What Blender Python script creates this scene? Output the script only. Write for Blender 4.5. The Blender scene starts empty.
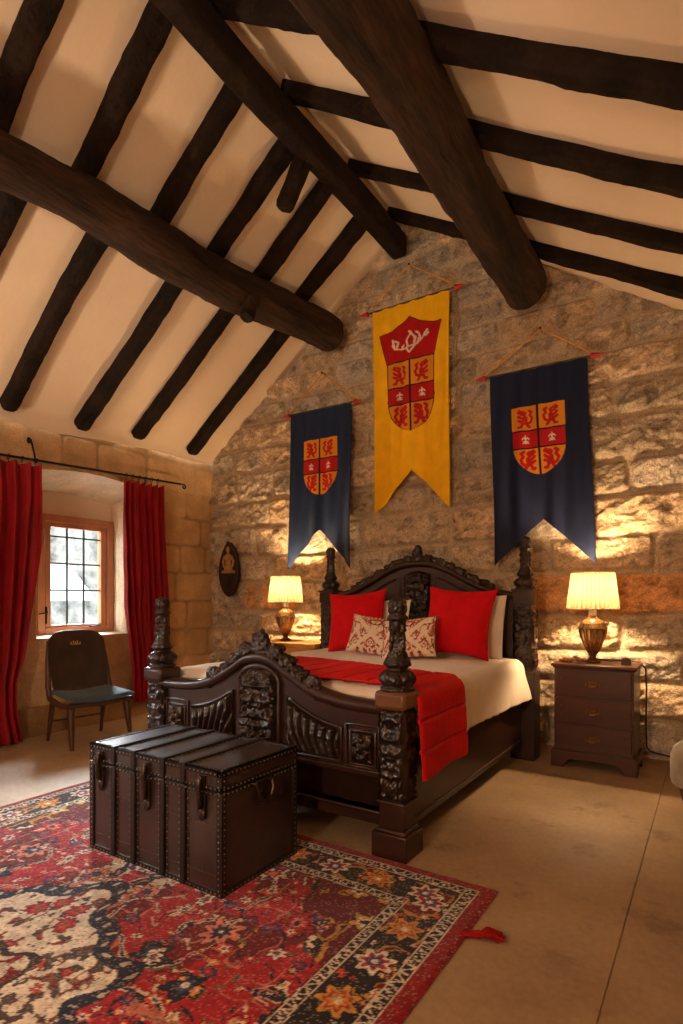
import bpy, math, random
import numpy as np
from mathutils import Vector, Matrix, Euler

C = bpy.context.scene.collection
PI = math.pi

# ----------------------------------------------------------------------------
# numeric noise
# ----------------------------------------------------------------------------
def _hash(ix, iy, iz, seed):
    h = (ix.astype(np.int64) * 374761393 + iy.astype(np.int64) * 668265263 + iz.astype(np.int64) * 2147483647 + seed * 974711) & 0xFFFFFFFF
    h = ((h ^ (h >> 13)) * 1274126177) & 0xFFFFFFFF
    h = ((h ^ (h >> 15)) * 2246822519) & 0xFFFFFFFF
    return ((h ^ (h >> 16)) & 0xFFFFFF) / float(0xFFFFFF)

def noise(x, y, z=0.0, seed=0):
    x, y, z = np.broadcast_arrays(np.asarray(x, float), np.asarray(y, float), np.asarray(z, float))
    x0, y0, z0 = np.floor(x), np.floor(y), np.floor(z)
    fx, fy, fz = x - x0, y - y0, z - z0
    fx, fy, fz = [f * f * f * (f * (f * 6 - 15) + 10) for f in (fx, fy, fz)]
    r = 0
    for dx in (0, 1):
        for dy in (0, 1):
            for dz in (0, 1):
                w = (fx if dx else 1 - fx) * (fy if dy else 1 - fy) * (fz if dz else 1 - fz)
                r = r + w * _hash(x0 + dx, y0 + dy, z0 + dz, seed)
    return r

def fbm(x, y, z=0.0, seed=0, octv=4, gain=.5):
    r, a, t = 0, 1.0, 0
    for k in range(octv):
        r = r + a * noise(x, y, z, seed + k * 17)
        t += a; a *= gain
        x, y, z = np.asarray(x) * 2.03 + 5.1, np.asarray(y) * 2.03 + 1.7, np.asarray(z) * 2.03
    return r / t

def ridged(x, y, z=0.0, seed=0, octv=3):
    r, a, t = 0, 1.0, 0
    for k in range(octv):
        r = r + a * (1 - np.abs(2 * noise(x, y, z, seed + k * 13) - 1))
        t += a; a *= .5
        x, y, z = np.asarray(x) * 2.1 + 3.3, np.asarray(y) * 2.1 + 8.1, np.asarray(z) * 2.1
    return r / t

def sstep(a, b, x):
    t = np.clip((np.asarray(x, float) - a) / (b - a), 0, 1)
    return t * t * (3 - 2 * t)

# ----------------------------------------------------------------------------
# materials
# ----------------------------------------------------------------------------
def lin(r, g, b):
    f = lambda c: ((c / 255 + .055) / 1.055) ** 2.4 if c > 10 else c / 255 / 12.92
    return (f(r), f(g), f(b))

def pmat(name, c1, c2=None, scale=6., rough=.6, bump=0., bscale=40., metal=0., attr=False, stretch=None,
         detail=6., spec=.5, rough_var=0., sheen=0., coat=0., bdist=.01, speckle=0.):
    """principled surface: two colours mixed by noise (or a colour attribute), fine bump"""
    m = bpy.data.materials.new(name); m.use_nodes = True
    nt = m.node_tree; N, L = nt.nodes, nt.links
    b = N['Principled BSDF']
    b.inputs['Roughness'].default_value = rough; b.inputs['Metallic'].default_value = metal
    b.inputs['Specular IOR Level'].default_value = spec
    b.inputs['Sheen Weight'].default_value = sheen; b.inputs['Coat Weight'].default_value = coat
    b.inputs['Coat Roughness'].default_value = .15
    tc = N.new('ShaderNodeTexCoord'); mp = N.new('ShaderNodeMapping')
    L.new(tc.outputs['Object'], mp.inputs['Vector'])
    if stretch: mp.inputs['Scale'].default_value = stretch
    n1 = N.new('ShaderNodeTexNoise'); n1.inputs['Scale'].default_value = scale; n1.inputs['Detail'].default_value = detail
    n1.inputs['Roughness'].default_value = .6
    L.new(mp.outputs[0], n1.inputs['Vector'])
    ramp = N.new('ShaderNodeValToRGB'); ramp.color_ramp.elements[0].position = .32; ramp.color_ramp.elements[1].position = .68
    L.new(n1.outputs['Fac'], ramp.inputs['Fac'])
    c2 = c2 or c1
    if attr:
        at = N.new('ShaderNodeAttribute'); at.attribute_name = 'Col'
        mix = N.new('ShaderNodeMix'); mix.data_type = 'RGBA'; mix.blend_type = 'MULTIPLY'; mix.inputs['Factor'].default_value = 1
        ramp.color_ramp.elements[0].color = (*c1, 1); ramp.color_ramp.elements[1].color = (*c2, 1)
        L.new(at.outputs['Color'], mix.inputs['A']); L.new(ramp.outputs['Color'], mix.inputs['B'])
        col = mix.outputs['Result']
    else:
        ramp.color_ramp.elements[0].color = (*c1, 1); ramp.color_ramp.elements[1].color = (*c2, 1)
        col = ramp.outputs['Color']
    if speckle:
        n3 = N.new('ShaderNodeTexNoise'); n3.inputs['Scale'].default_value = bscale * 2.5; n3.inputs['Detail'].default_value = 3
        L.new(mp.outputs[0], n3.inputs['Vector'])
        r3 = N.new('ShaderNodeMapRange'); r3.inputs['From Min'].default_value = .3; r3.inputs['From Max'].default_value = .7
        r3.inputs['To Min'].default_value = 1 - speckle; r3.inputs['To Max'].default_value = 1 + speckle * .5
        L.new(n3.outputs['Fac'], r3.inputs['Value'])
        mx = N.new('ShaderNodeMix'); mx.data_type = 'RGBA'; mx.blend_type = 'MULTIPLY'; mx.inputs['Factor'].default_value = 1
        L.new(col, mx.inputs['A']); L.new(r3.outputs[0], mx.inputs['B']); col = mx.outputs['Result']
    L.new(col, b.inputs['Base Color'])
    if rough_var:
        r2 = N.new('ShaderNodeMapRange'); r2.inputs['To Min'].default_value = rough - rough_var; r2.inputs['To Max'].default_value = rough + rough_var
        L.new(n1.outputs['Fac'], r2.inputs['Value']); L.new(r2.outputs[0], b.inputs['Roughness'])
    if bump:
        n2 = N.new('ShaderNodeTexNoise'); n2.inputs['Scale'].default_value = bscale; n2.inputs['Detail'].default_value = 5
        L.new(mp.outputs[0], n2.inputs['Vector'])
        bp = N.new('ShaderNodeBump'); bp.inputs['Strength'].default_value = bump; bp.inputs['Distance'].default_value = bdist
        L.new(n2.outputs['Fac'], bp.inputs['Height']); L.new(bp.outputs[0], b.inputs['Normal'])
    return m

M = {}
M['stone'] = pmat('stone', (.82, .80, .78), (1.1, 1.1, 1.1), 9, .88, 1., 34, attr=True, bdist=.022, spec=.25, speckle=.35)
M['plaster_stone'] = pmat('plaster_stone', (.82, .80, .76), (1.12, 1.1, 1.08), 5, .9, .5, 35, attr=True, bdist=.01, spec=.2, speckle=.2)
M['plaster'] = pmat('plaster', lin(220, 198, 170), lin(229, 208, 181), 1.3, .92, .25, 18, spec=.15, bdist=.008)
M['beam'] = pmat('beam', lin(15, 10, 7), lin(44, 30, 21), 7, .8, 1., 24, stretch=(.6, .5, .6), spec=.15, bdist=.02, speckle=.3)
M['log'] = pmat('log', lin(20, 13, 9), lin(70, 49, 34), 7, .75, 1., 16, stretch=(1, .16, 1), spec=.2, bdist=.03, speckle=.4)
M['bed'] = pmat('carved_oak', lin(24, 13, 9), lin(48, 27, 18), 8, .33, .25, 40, stretch=(1, 1, .3), spec=.55, rough_var=.08, bdist=.004)
M['bed_flat'] = pmat('polished_oak', lin(38, 21, 16), lin(60, 34, 25), 7, .36, .2, 45, stretch=(.25, 1, 1), spec=.5, bdist=.003)
M['bed_block'] = pmat('worn_oak', lin(88, 52, 30), lin(124, 80, 48), 9, .4, .2, 45, stretch=(.3, 1, 1), bdist=.003)
M['linen'] = pmat('linen', lin(226, 215, 198), lin(236, 226, 210), 5, .9, .25, 220, spec=.1, sheen=.2, bdist=.002)
M['linen_grey'] = pmat('mattress_ticking', lin(200, 190, 176), lin(214, 205, 190), 12, .9, .2, 160, spec=.1, bdist=.002)
M['red_quilt'] = pmat('red_quilt', lin(190, 6, 14), lin(212, 10, 20), 14, .6, .35, 130, spec=.25, sheen=.03, bdist=.003)
M['red_cushion'] = pmat('red_cushion', lin(196, 8, 22), lin(212, 14, 28), 9, .75, .2, 260, spec=.15, sheen=.05, bdist=.002)
M['curtain'] = pmat('red_curtain', lin(128, 6, 18), lin(168, 14, 30), 10, .65, .3, 160, stretch=(1, 1, .25), spec=.25, sheen=.12, bdist=.003)
M['pattern_cloth'] = pmat('damask', (.93, .92, .9), (1, 1, 1), 30, .85, .3, 200, attr=True, spec=.1, sheen=.2, bdist=.002)
M['banner'] = pmat('banner_cloth', (.9, .9, .9), (1.05, 1.05, 1.05), 7, .68, .25, 300, attr=True, spec=.2, sheen=.04, bdist=.0015)
M['rug'] = pmat('rug_pile', (.86, .86, .86), (1.1, 1.1, 1.1), 60, .95, .7, 260, attr=True, spec=.05, sheen=.15, bdist=.004)
M['fringe'] = pmat('red_wool', lin(120, 20, 18), lin(160, 34, 28), 30, .95, .5, 150, spec=.05)
M['leather'] = pmat('chest_leather', lin(38, 27, 25), lin(64, 45, 40), 9, .34, .35, 70, spec=.7, coat=.25, rough_var=.08, bdist=.004, speckle=.2)
M['strap'] = pmat('chest_strap', lin(18, 13, 11), lin(34, 25, 20), 14, .42, .3, 60, bdist=.003)
M['stud'] = pmat('steel_stud', lin(120, 110, 98), lin(165, 154, 140), 30, .34, metal=1.)
M['iron'] = pmat('iron', lin(22, 20, 19), lin(42, 36, 32), 18, .5, .3, 60, metal=.7, bdist=.003)
M['old_brass'] = pmat('old_brass', lin(88, 62, 34), lin(126, 92, 50), 22, .38, .2, 80, metal=.9, bdist=.002)
M['dull_metal'] = pmat('dull_metal', lin(48, 38, 32), lin(84, 70, 58), 25, .36, .2, 80, metal=.8, bdist=.002)
M['mahogany'] = pmat('mahogany', lin(58, 27, 14), lin(82, 42, 24), 5, .35, .12, 40, stretch=(.2, 1, 1.4), spec=.5, bdist=.003)
M['pine'] = pmat('honey_pine', lin(176, 122, 62), lin(200, 146, 82), 4, .45, .12, 40, stretch=(.2, 1, 1), bdist=.003)
M['window_wood'] = pmat('window_wood', lin(158, 96, 62), lin(184, 120, 80), 6, .5, .25, 40, stretch=(1, 1, .25), bdist=.003)
M['lead'] = pmat('lead', lin(40, 42, 44), lin(62, 64, 66), 20, .5, metal=.5)
M['chair_leather'] = pmat('brown_leather', lin(38, 27, 22), lin(58, 42, 34), 6, .38, .3, 60, bdist=.003)
M['chair_wood'] = pmat('walnut', lin(52, 32, 20), lin(80, 52, 33), 7, .42, .15, 45, stretch=(1, 1, .3), bdist=.003)
M['blue_seat'] = pmat('slate_blue_cloth', lin(34, 62, 84), lin(54, 86, 108), 12, .8, .4, 140, sheen=.1, bdist=.003)
M['gold'] = pmat('gilt', lin(176, 130, 62), lin(206, 164, 92), 20, .4, metal=.8)
M['cord'] = pmat('gold_cord', lin(190, 128, 52), lin(220, 160, 80), 60, .7)
M['red_paint'] = pmat('red_paint', lin(170, 22, 18), lin(196, 34, 26), 20, .5)
M['dark_wood'] = pmat('dark_wood', lin(40, 25, 17), lin(62, 40, 26), 12, .5, .2, 60)
M['plaque'] = pmat('plaque_wood', lin(30, 19, 13), lin(56, 36, 24), 9, .45, .4, 50)
M['plaque_figure'] = pmat('plaque_figure', lin(140, 100, 54), lin(178, 134, 78), 14, .5, .3, 50)
M['grey_cloth'] = pmat('pale_grey_cloth', lin(150, 142, 130), lin(170, 162, 150), 12, .9, .4, 120, sheen=.2, bdist=.004)
M['dark_skirt'] = pmat('slate_skirt', lin(70, 72, 74), lin(92, 92, 92), 12, .9, .3, 100)
M['black_cord'] = pmat('black_flex', lin(22, 18, 16), lin(32, 26, 22), 20, .5)
M['trinket_stone'] = pmat('trinket_stone', lin(140, 92, 56), lin(176, 122, 80), 40, .5, .3, 60)
M['trinket_dark'] = pmat('trinket_dark', lin(56, 30, 20), lin(84, 48, 32), 40, .3)
M['socket_white'] = pmat('socket_white', lin(230, 220, 200), lin(236, 228, 210), 20, .4)
M['outside_stone'] = pmat('outside_stone', lin(70, 70, 68), lin(176, 176, 172), 3.2, .9, .4, 20, detail=9)
M['outside_snow'] = pmat('outside_snow', lin(226, 230, 232), lin(240, 242, 244), 3, .9)
M['outside_dark'] = pmat('outside_bark', lin(66, 64, 60), lin(110, 106, 100), 6, .9, .5, 20, stretch=(1, 1, .3))

def floor_material():
    m = pmat('floor_screed', lin(138, 113, 86), lin(176, 149, 116), 1.1, .5, .35, 14, spec=.3, rough_var=.12, bdist=.006, speckle=.12)
    nt = m.node_tree; N, L = nt.nodes, nt.links
    b = N['Principled BSDF']; src = b.inputs['Base Color'].links[0].from_socket
    tc = [n for n in N if n.type == 'TEX_COORD'][0]
    # worn dark blotches
    n = N.new('ShaderNodeTexNoise'); n.inputs['Scale'].default_value = 2.6; n.inputs['Detail'].default_value = 8; n.inputs['Roughness'].default_value = .68
    L.new(tc.outputs['Object'], n.inputs['Vector'])
    r = N.new('ShaderNodeMapRange'); r.inputs['From Min'].default_value = .56; r.inputs['From Max'].default_value = .70
    r.inputs['To Min'].default_value = 0; r.inputs['To Max'].default_value = .75
    L.new(n.outputs['Fac'], r.inputs['Value'])
    mx = N.new('ShaderNodeMix'); mx.data_type = 'RGBA'; mx.inputs['B'].default_value = (*lin(92, 66, 44), 1)
    L.new(r.outputs[0], mx.inputs['Factor']); L.new(src, mx.inputs['A'])
    L.new(mx.outputs['Result'], b.inputs['Base Color'])
    return m
M['floor'] = floor_material()

def glass_material(name, col, rough=0.0, mix=.85):
    m = bpy.data.materials.new(name); m.use_nodes = True
    N, L = m.node_tree.nodes, m.node_tree.links
    N.remove(N['Principled BSDF']); out = N['Material Output']
    t = N.new('ShaderNodeBsdfTransparent'); t.inputs[0].default_value = (*col, 1)
    g = N.new('ShaderNodeBsdfGlossy'); g.inputs['Roughness'].default_value = rough
    lw = N.new('ShaderNodeLayerWeight'); pw_ = N.new('ShaderNodeMath'); pw_.operation = 'POWER'; pw_.inputs[1].default_value = 4.5
    ad = N.new('ShaderNodeMath'); ad.operation = 'MULTIPLY_ADD'; ad.inputs[1].default_value = .7; ad.inputs[2].default_value = .03; ad.use_clamp = True
    L.new(lw.outputs['Facing'], pw_.inputs[0]); L.new(pw_.outputs[0], ad.inputs[0])
    ms = N.new('ShaderNodeMixShader'); L.new(ad.outputs[0], ms.inputs[0]); L.new(t.outputs[0], ms.inputs[1]); L.new(g.outputs[0], ms.inputs[2])
    L.new(ms.outputs[0], out.inputs['Surface'])
    return m
M['glass'] = glass_material('window_glass', (.94, .96, .95), .02)

def shade_material():
    m = bpy.data.materials.new('pleated_shade'); m.use_nodes = True
    N, L = m.node_tree.nodes, m.node_tree.links
    N.remove(N['Principled BSDF']); out = N['Material Output']
    d = N.new('ShaderNodeBsdfDiffuse'); d.inputs[0].default_value = (*lin(150, 132, 100), 1)
    t = N.new('ShaderNodeBsdfTranslucent')
    tc = N.new('ShaderNodeTexCoord'); n = N.new('ShaderNodeTexNoise'); n.inputs['Scale'].default_value = 60
    L.new(tc.outputs['Object'], n.inputs['Vector'])
    rp = N.new('ShaderNodeValToRGB'); rp.color_ramp.elements[0].color = (*lin(88, 70, 50), 1); rp.color_ramp.elements[1].color = (*lin(100, 83, 60), 1)
    L.new(n.outputs['Fac'], rp.inputs[0])
    at = N.new('ShaderNodeAttribute'); at.attribute_name = 'Col'
    mx = N.new('ShaderNodeMix'); mx.data_type = 'RGBA'; mx.blend_type = 'MULTIPLY'; mx.inputs['Factor'].default_value = 1
    L.new(rp.outputs[0], mx.inputs['A']); L.new(at.outputs['Color'], mx.inputs['B']); L.new(mx.outputs['Result'], t.inputs[0])
    ms = N.new('ShaderNodeMixShader'); ms.inputs[0].default_value = .55
    L.new(d.outputs[0], ms.inputs[1]); L.new(t.outputs[0], ms.inputs[2]); L.new(ms.outputs[0], out.inputs['Surface'])
    return m
M['shade'] = shade_material()

def emit_material(name, col, strength):
    m = bpy.data.materials.new(name); m.use_nodes = True
    N, L = m.node_tree.nodes, m.node_tree.links
    N.remove(N['Principled BSDF'])
    e = N.new('ShaderNodeEmission'); e.inputs[0].default_value = (*col, 1); e.inputs[1].default_value = strength
    L.new(e.outputs[0], N['Material Output'].inputs['Surface'])
    return m
BULB = 1700.0
M['bulb'] = emit_material('lit_bulb', (1.0, .64, .33), BULB)
M['mercury'] = pmat('mercury_glass', lin(150, 112, 70), lin(205, 170, 120), 14, .16, .25, 40, metal=.85, stretch=(1, 1, .3), bdist=.004)

# ----------------------------------------------------------------------------
# mesh building
# ----------------------------------------------------------------------------
def link(o, parent=None):
    C.objects.link(o)
    if parent is not None: o.parent = parent
    return o

class MB:
    def __init__(s): s.v = []; s.f = []
    def add(s, verts, faces):
        b = len(s.v); s.v += [tuple(map(float, p)) for p in verts]; s.f += [tuple(b + i for i in f) for f in faces]; return s
    def box(s, lo, hi, rot=None, taper=0):
        x0, y0, z0 = lo; x1, y1, z1 = hi
        vs = [(x0, y0, z0), (x1, y0, z0), (x1, y1, z0), (x0, y1, z0), (x0, y0, z1), (x1, y0, z1), (x1, y1, z1), (x0, y1, z1)]
        if taper:
            cx, cy = (x0 + x1) / 2, (y0 + y1) / 2
            vs = vs[:4] + [(cx + (x - cx) * (1 - taper), cy + (y - cy) * (1 - taper), z) for x, y, z in vs[4:]]
        if rot is not None:
            c = Vector(((x0 + x1) / 2, (y0 + y1) / 2, (z0 + z1) / 2))
            vs = [c + rot @ (Vector(p) - c) for p in vs]
        return s.add(vs, [(0, 3, 2, 1), (4, 5, 6, 7), (0, 1, 5, 4), (1, 2, 6, 5), (2, 3, 7, 6), (3, 0, 4, 7)])
    def tube(s, pts, r, n=10, caps=True, closed=False):
        pts = [Vector(p) for p in pts]; k = len(pts)
        rs = r if hasattr(r, '__len__') else [r] * k
        up = None; rings = []
        for i, p in enumerate(pts):
            if closed: t = pts[(i + 1) % k] - pts[i - 1]
            else: t = pts[min(i + 1, k - 1)] - pts[max(i - 1, 0)]
            if t.length < 1e-9: t = Vector((0, 0, 1))
            t.normalize()
            if up is None:
                a = Vector((0, 0, 1)) if abs(t.z) < .9 else Vector((1, 0, 0))
                up = (a - t * a.dot(t)).normalized()
            else:
                up = up - t * up.dot(t)
                if up.length < 1e-6: up = t.orthogonal()
                up.normalize()
            sd = t.cross(up)
            rings.append([p + (up * math.cos(2 * PI * j / n) + sd * math.sin(2 * PI * j / n)) * rs[i] for j in range(n)])
        vs = [q for rg in rings for q in rg]; fs = []
        m = k if closed else k - 1
        for i in range(m):
            a, b = i * n, ((i + 1) % k) * n
            for j in range(n): fs.append((a + j, a + (j + 1) % n, b + (j + 1) % n, b + j))
        if caps and not closed:
            fs.append(tuple(reversed(range(n)))); fs.append(tuple((k - 1) * n + j for j in range(n)))
        return s.add(vs, fs)
    def lathe(s, prof, n=32, c=(0, 0, 0), mod=None, caps=True):
        vs = []
        for r, z in prof:
            for j in range(n):
                a = 2 * PI * j / n; q = r * (mod(a, z, r) if mod else 1)
                vs.append((c[0] + q * math.cos(a), c[1] + q * math.sin(a), c[2] + z))
        fs = []
        for i in range(len(prof) - 1):
            for j in range(n): fs.append((i * n + j, i * n + (j + 1) % n, (i + 1) * n + (j + 1) % n, (i + 1) * n + j))
        if caps:
            fs.append(tuple(reversed(range(n)))); fs.append(tuple((len(prof) - 1) * n + j for j in range(n)))
        return s.add(vs, fs)
    def ball(s, c, r, n=14, m=9, rot=None):
        if not hasattr(r, '__len__'): r = (r, r, r)
        vs = [(0, 0, -1)]
        for i in range(1, m):
            t = PI * i / m - PI / 2
            for j in range(n): vs.append((math.cos(t) * math.cos(2 * PI * j / n), math.cos(t) * math.sin(2 * PI * j / n), math.sin(t)))
        vs.append((0, 0, 1)); fs = []
        for j in range(n): fs.append((0, 1 + (j + 1) % n, 1 + j))
        for i in range(m - 2):
            for j in range(n):
                a = 1 + i * n; fs.append((a + j, a + (j + 1) % n, a + n + (j + 1) % n, a + n + j))
        e = len(vs) - 1
        for j in range(n): fs.append((e, e - n + j, e - n + (j + 1) % n))
        out = []
        for p in vs:
            q = Vector((p[0] * r[0], p[1] * r[1], p[2] * r[2]))
            if rot is not None: q = rot @ q
            out.append(q + Vector(c))
        return s.add(out, fs)
    def prism(s, poly, axis, a, b):
        """polygon in the two other axes, extruded along axis from a to b"""
        def P(p, t):
            q = list(p); q.insert(axis, t); return tuple(q)
        n = len(poly)
        vs = [P(p, a) for p in poly] + [P(p, b) for p in poly]
        fs = [tuple(range(n)), tuple(reversed(range(n, 2 * n)))] + [(i, i + n, (i + 1) % n + n, (i + 1) % n) for i in range(n)]
        return s.add(vs, fs)
    def grid(s, P, flip=False, wrap=False):
        n, m = P.shape[:2]; b = len(s.v)
        s.v += [tuple(p) for p in P.reshape(-1, 3).tolist()]
        for i in range(n - 1):
            for j in range(m if wrap else m - 1):
                q = (b + i * m + j, b + i * m + (j + 1) % m, b + (i + 1) * m + (j + 1) % m, b + (i + 1) * m + j)
                s.f.append(q[::-1] if flip else q)
        return s
    def xform(s, mat, start=0):
        s.v = s.v[:start] + [tuple(mat @ Vector(p)) for p in s.v[start:]]; return s
    def build(s, name, mat, parent=None, smooth=True, bevel=0, ang=40, fix=True):
        me = bpy.data.meshes.new(name); me.from_pydata(s.v, [], s.f)
        if fix:
            import bmesh
            bm = bmesh.new(); bm.from_mesh(me); bmesh.ops.recalc_face_normals(bm, faces=bm.faces); bm.to_mesh(me); bm.free()
        me.materials.append(mat)
        finish(me, smooth, ang)
        o = bpy.data.objects.new(name, me); link(o, parent)
        if bevel:
            md = o.modifiers.new('bevel', 'BEVEL'); md.width = bevel; md.segments = 2; md.limit_method = 'ANGLE'; md.angle_limit = math.radians(35)
            md.harden_normals = False
        return o

def finish(me, smooth=True, ang=40):
    if smooth:
        me.polygons.foreach_set('use_smooth', [True] * len(me.polygons))
        me.set_sharp_from_angle(angle=math.radians(ang))
    me.update()

def np_mesh(name, V, F, mat, parent=None, col=None, smooth=True, ang=180):
    """V (n,3), F (m,4) quads"""
    me = bpy.data.meshes.new(name)
    V = np.ascontiguousarray(V, np.float32); F = np.ascontiguousarray(F, np.int32)
    me.vertices.add(len(V)); me.vertices.foreach_set('co', V.ravel())
    me.loops.add(F.size); me.loops.foreach_set('vertex_index', F.ravel())
    me.polygons.add(len(F)); me.polygons.foreach_set('loop_start', np.arange(0, F.size, 4, dtype=np.int32))
    me.update(calc_edges=True); me.validate()
    if col is not None:
        ca = me.color_attributes.new('Col', 'FLOAT_COLOR', 'POINT')
        c4 = np.ones((len(V), 4), np.float32); c4[:, :3] = col
        ca.data.foreach_set('color', c4.ravel())
    me.materials.append(mat)
    if smooth: me.polygons.foreach_set('use_smooth', [True] * len(me.polygons))
    if smooth and ang < 180: me.set_sharp_from_angle(angle=math.radians(ang))
    me.update()
    return link(bpy.data.objects.new(name, me), parent)

def grid_faces(n, m, mask=None, flip=False):
    i, j = np.meshgrid(np.arange(n - 1), np.arange(m - 1), indexing='ij')
    a = i * m + j
    F = np.stack([a, a + 1, a + m + 1, a + m], -1)
    if flip: F = F[..., ::-1]
    return F[mask] if mask is not None else F.reshape(-1, 4)

def np_grid(name, P, mat, parent=None, col=None, mask=None, flip=False, **k):
    n, m = P.shape[:2]
    F = grid_faces(n, m, mask, flip)
    V = P.reshape(-1, 3); c = None if col is None else np.asarray(col).reshape(-1, 3)
    if mask is not None:
        used = np.zeros(len(V), bool); used[F.ravel()] = True
        idx = np.cumsum(used) - 1; V = V[used]; F = idx[F]; c = None if c is None else c[used]
    return np_mesh(name, V, F, mat, parent, c, **k)

def remesh(o, voxel, disp=0., dscale=60., seed=0):
    """melt overlapping pieces into one carved surface and roughen it"""
    mat = o.data.materials[0]
    md = o.modifiers.new('r', 'REMESH'); md.mode = 'VOXEL'; md.voxel_size = voxel
    dg = bpy.context.evaluated_depsgraph_get(); dg.update()
    me = bpy.data.meshes.new_from_object(o.evaluated_get(dg))
    o.modifiers.clear(); old = o.data; o.data = me; me.name = o.name
    if not me.materials: me.materials.append(mat)
    if disp:
        n = len(me.vertices); co = np.empty(n * 3, np.float32); no = np.empty(n * 3, np.float32)
        me.vertices.foreach_get('co', co); me.vertices.foreach_get('normal', no)
        co = co.reshape(-1, 3); no = no.reshape(-1, 3)
        h = ridged(co[:, 0] * dscale, co[:, 1] * dscale, co[:, 2] * dscale, seed, 2) - .55
        co = co + no * (h * disp)[:, None]
        me.vertices.foreach_set('co', co.astype(np.float32).ravel())
    me.polygons.foreach_set('use_smooth', [True] * len(me.polygons)); me.update()
    return o

def merge(o, extra):
    """surface studs become part of the mesh they are nailed to"""
    import bmesh
    dg = bpy.context.evaluated_depsgraph_get(); dg.update()
    me = bpy.data.meshes.new_from_object(o.evaluated_get(dg)); o.modifiers.clear(); o.data = me
    bm = bmesh.new(); bm.from_mesh(me); n = len(bm.faces); bm.from_mesh(extra.data); bm.faces.ensure_lookup_table()
    for f in bm.faces[n:]: f.material_index = len(me.materials)
    k = extra.data.materials[0]; bm.to_mesh(me); bm.free(); me.materials.append(k)
    bpy.data.objects.remove(extra)

def thing(name, label, cat, loc=(0, 0, 0), rz=0, group=None):
    o = bpy.data.objects.new(name, None); link(o)
    o.empty_display_size = .1
    o.location = loc; o.rotation_euler = (0, 0, rz)
    return tag(o, label, cat, group)
def tag(o, label, cat, group=None):
    o['label'] = label; o['category'] = cat
    if group: o['group'] = group
    o['kind'] = 'thing'
    return o
def struct(o, label=None):
    o['kind'] = 'structure'
    if label: o['label'] = label
    return o

# ----------------------------------------------------------------------------
# camera
# ----------------------------------------------------------------------------
YAW = math.radians(33.1)
cam = bpy.data.cameras.new('camera'); co = bpy.data.objects.new('camera', cam); link(co)
co.location = (0, 0, 1.3); co.rotation_euler = (PI / 2, 0, YAW)
cam.sensor_fit = 'HORIZONTAL'; cam.sensor_width = 36; cam.lens = 574 / 683 * 36
cam.shift_y = (597 - 512) / 683; cam.shift_x = 0
cam.clip_start = .05
bpy.context.scene.camera = co

# ----------------------------------------------------------------------------
# the room shell
# ----------------------------------------------------------------------------
XL, XR, YF, YB = -5.37, 1.7, -2.6, 5.15
RX = -2.70                       # the ridge
def roofz(x):
    x = np.asarray(x, float)
    return np.where(x < RX, 3.0 + .744 * (x + 5.37), 4.106 - .65 * (x + 1.093))

def build_floor():
    mb = MB()
    # slabs divided by narrow sunk joints
    xs = [-6.5, -.302, 2.0]; ys = [-3.0, 5.6]
    mb.box((-6.5, -3, -.12), (2.0, 5.6, -.006))
    g = .0028
    for i in range(2):
        for j in range(1):
            mb.box((xs[i] + g, ys[j] + (0 if i else 0), -.03), (xs[i + 1] - g, ys[j + 1], 0))
    o = mb.build('floor', M['floor'], bevel=.002)
    struct(o)
build_floor()

def stone_field(X, Z, seed, courses, wmin, wmax, warp=.03, joint=.022):
    """returns distance to the nearest joint, stone id hash, local coords"""
    zw = Z + warp * (fbm(X * 1.1, Z * 1.3, seed=seed + 5, octv=3) - .5) * 2
    xw = X + warp * .8 * (fbm(X * 1.7, Z * 1.5, seed=seed + 9, octv=3) - .5) * 2
    zb = np.array(courses)
    ci = np.clip(np.searchsorted(zb, zw) - 1, 0, len(zb) - 2)
    z0, z1 = zb[ci], zb[ci + 1]
    dz = np.minimum(zw - z0, z1 - zw)
    dx = np.zeros_like(X); sid = np.zeros_like(X); lx = np.zeros_like(X); wd = np.ones_like(X)
    rnd = random.Random(seed)
    for c in range(len(zb) - 1):
        xs = [X.min() - 1 - rnd.random() * wmax]
        while xs[-1] < X.max() + 1: xs.append(xs[-1] + rnd.uniform(wmin, wmax) * (.75 if zb[c] > 3.7 else 1))
        xs = np.array(xs); mk = ci == c
        if not mk.any(): continue
        k = np.clip(np.searchsorted(xs, xw[mk]) - 1, 0, len(xs) - 2)
        dx[mk] = np.minimum(xw[mk] - xs[k], xs[k + 1] - xw[mk]); sid[mk] = c * 57 + k
        lx[mk] = (xw[mk] - xs[k]) / (xs[k + 1] - xs[k]) - .5; wd[mk] = xs[k + 1] - xs[k]
    lz = (zw - z0) / (z1 - z0) - .5
    # rounded block corners
    d = np.where((dx < .07) & (dz < .07), .07 - np.sqrt(np.clip(.07 - dx, 0, 1) ** 2 + np.clip(.07 - dz, 0, 1) ** 2), np.minimum(dx, dz))
    return d, sid, lx, lz

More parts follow.
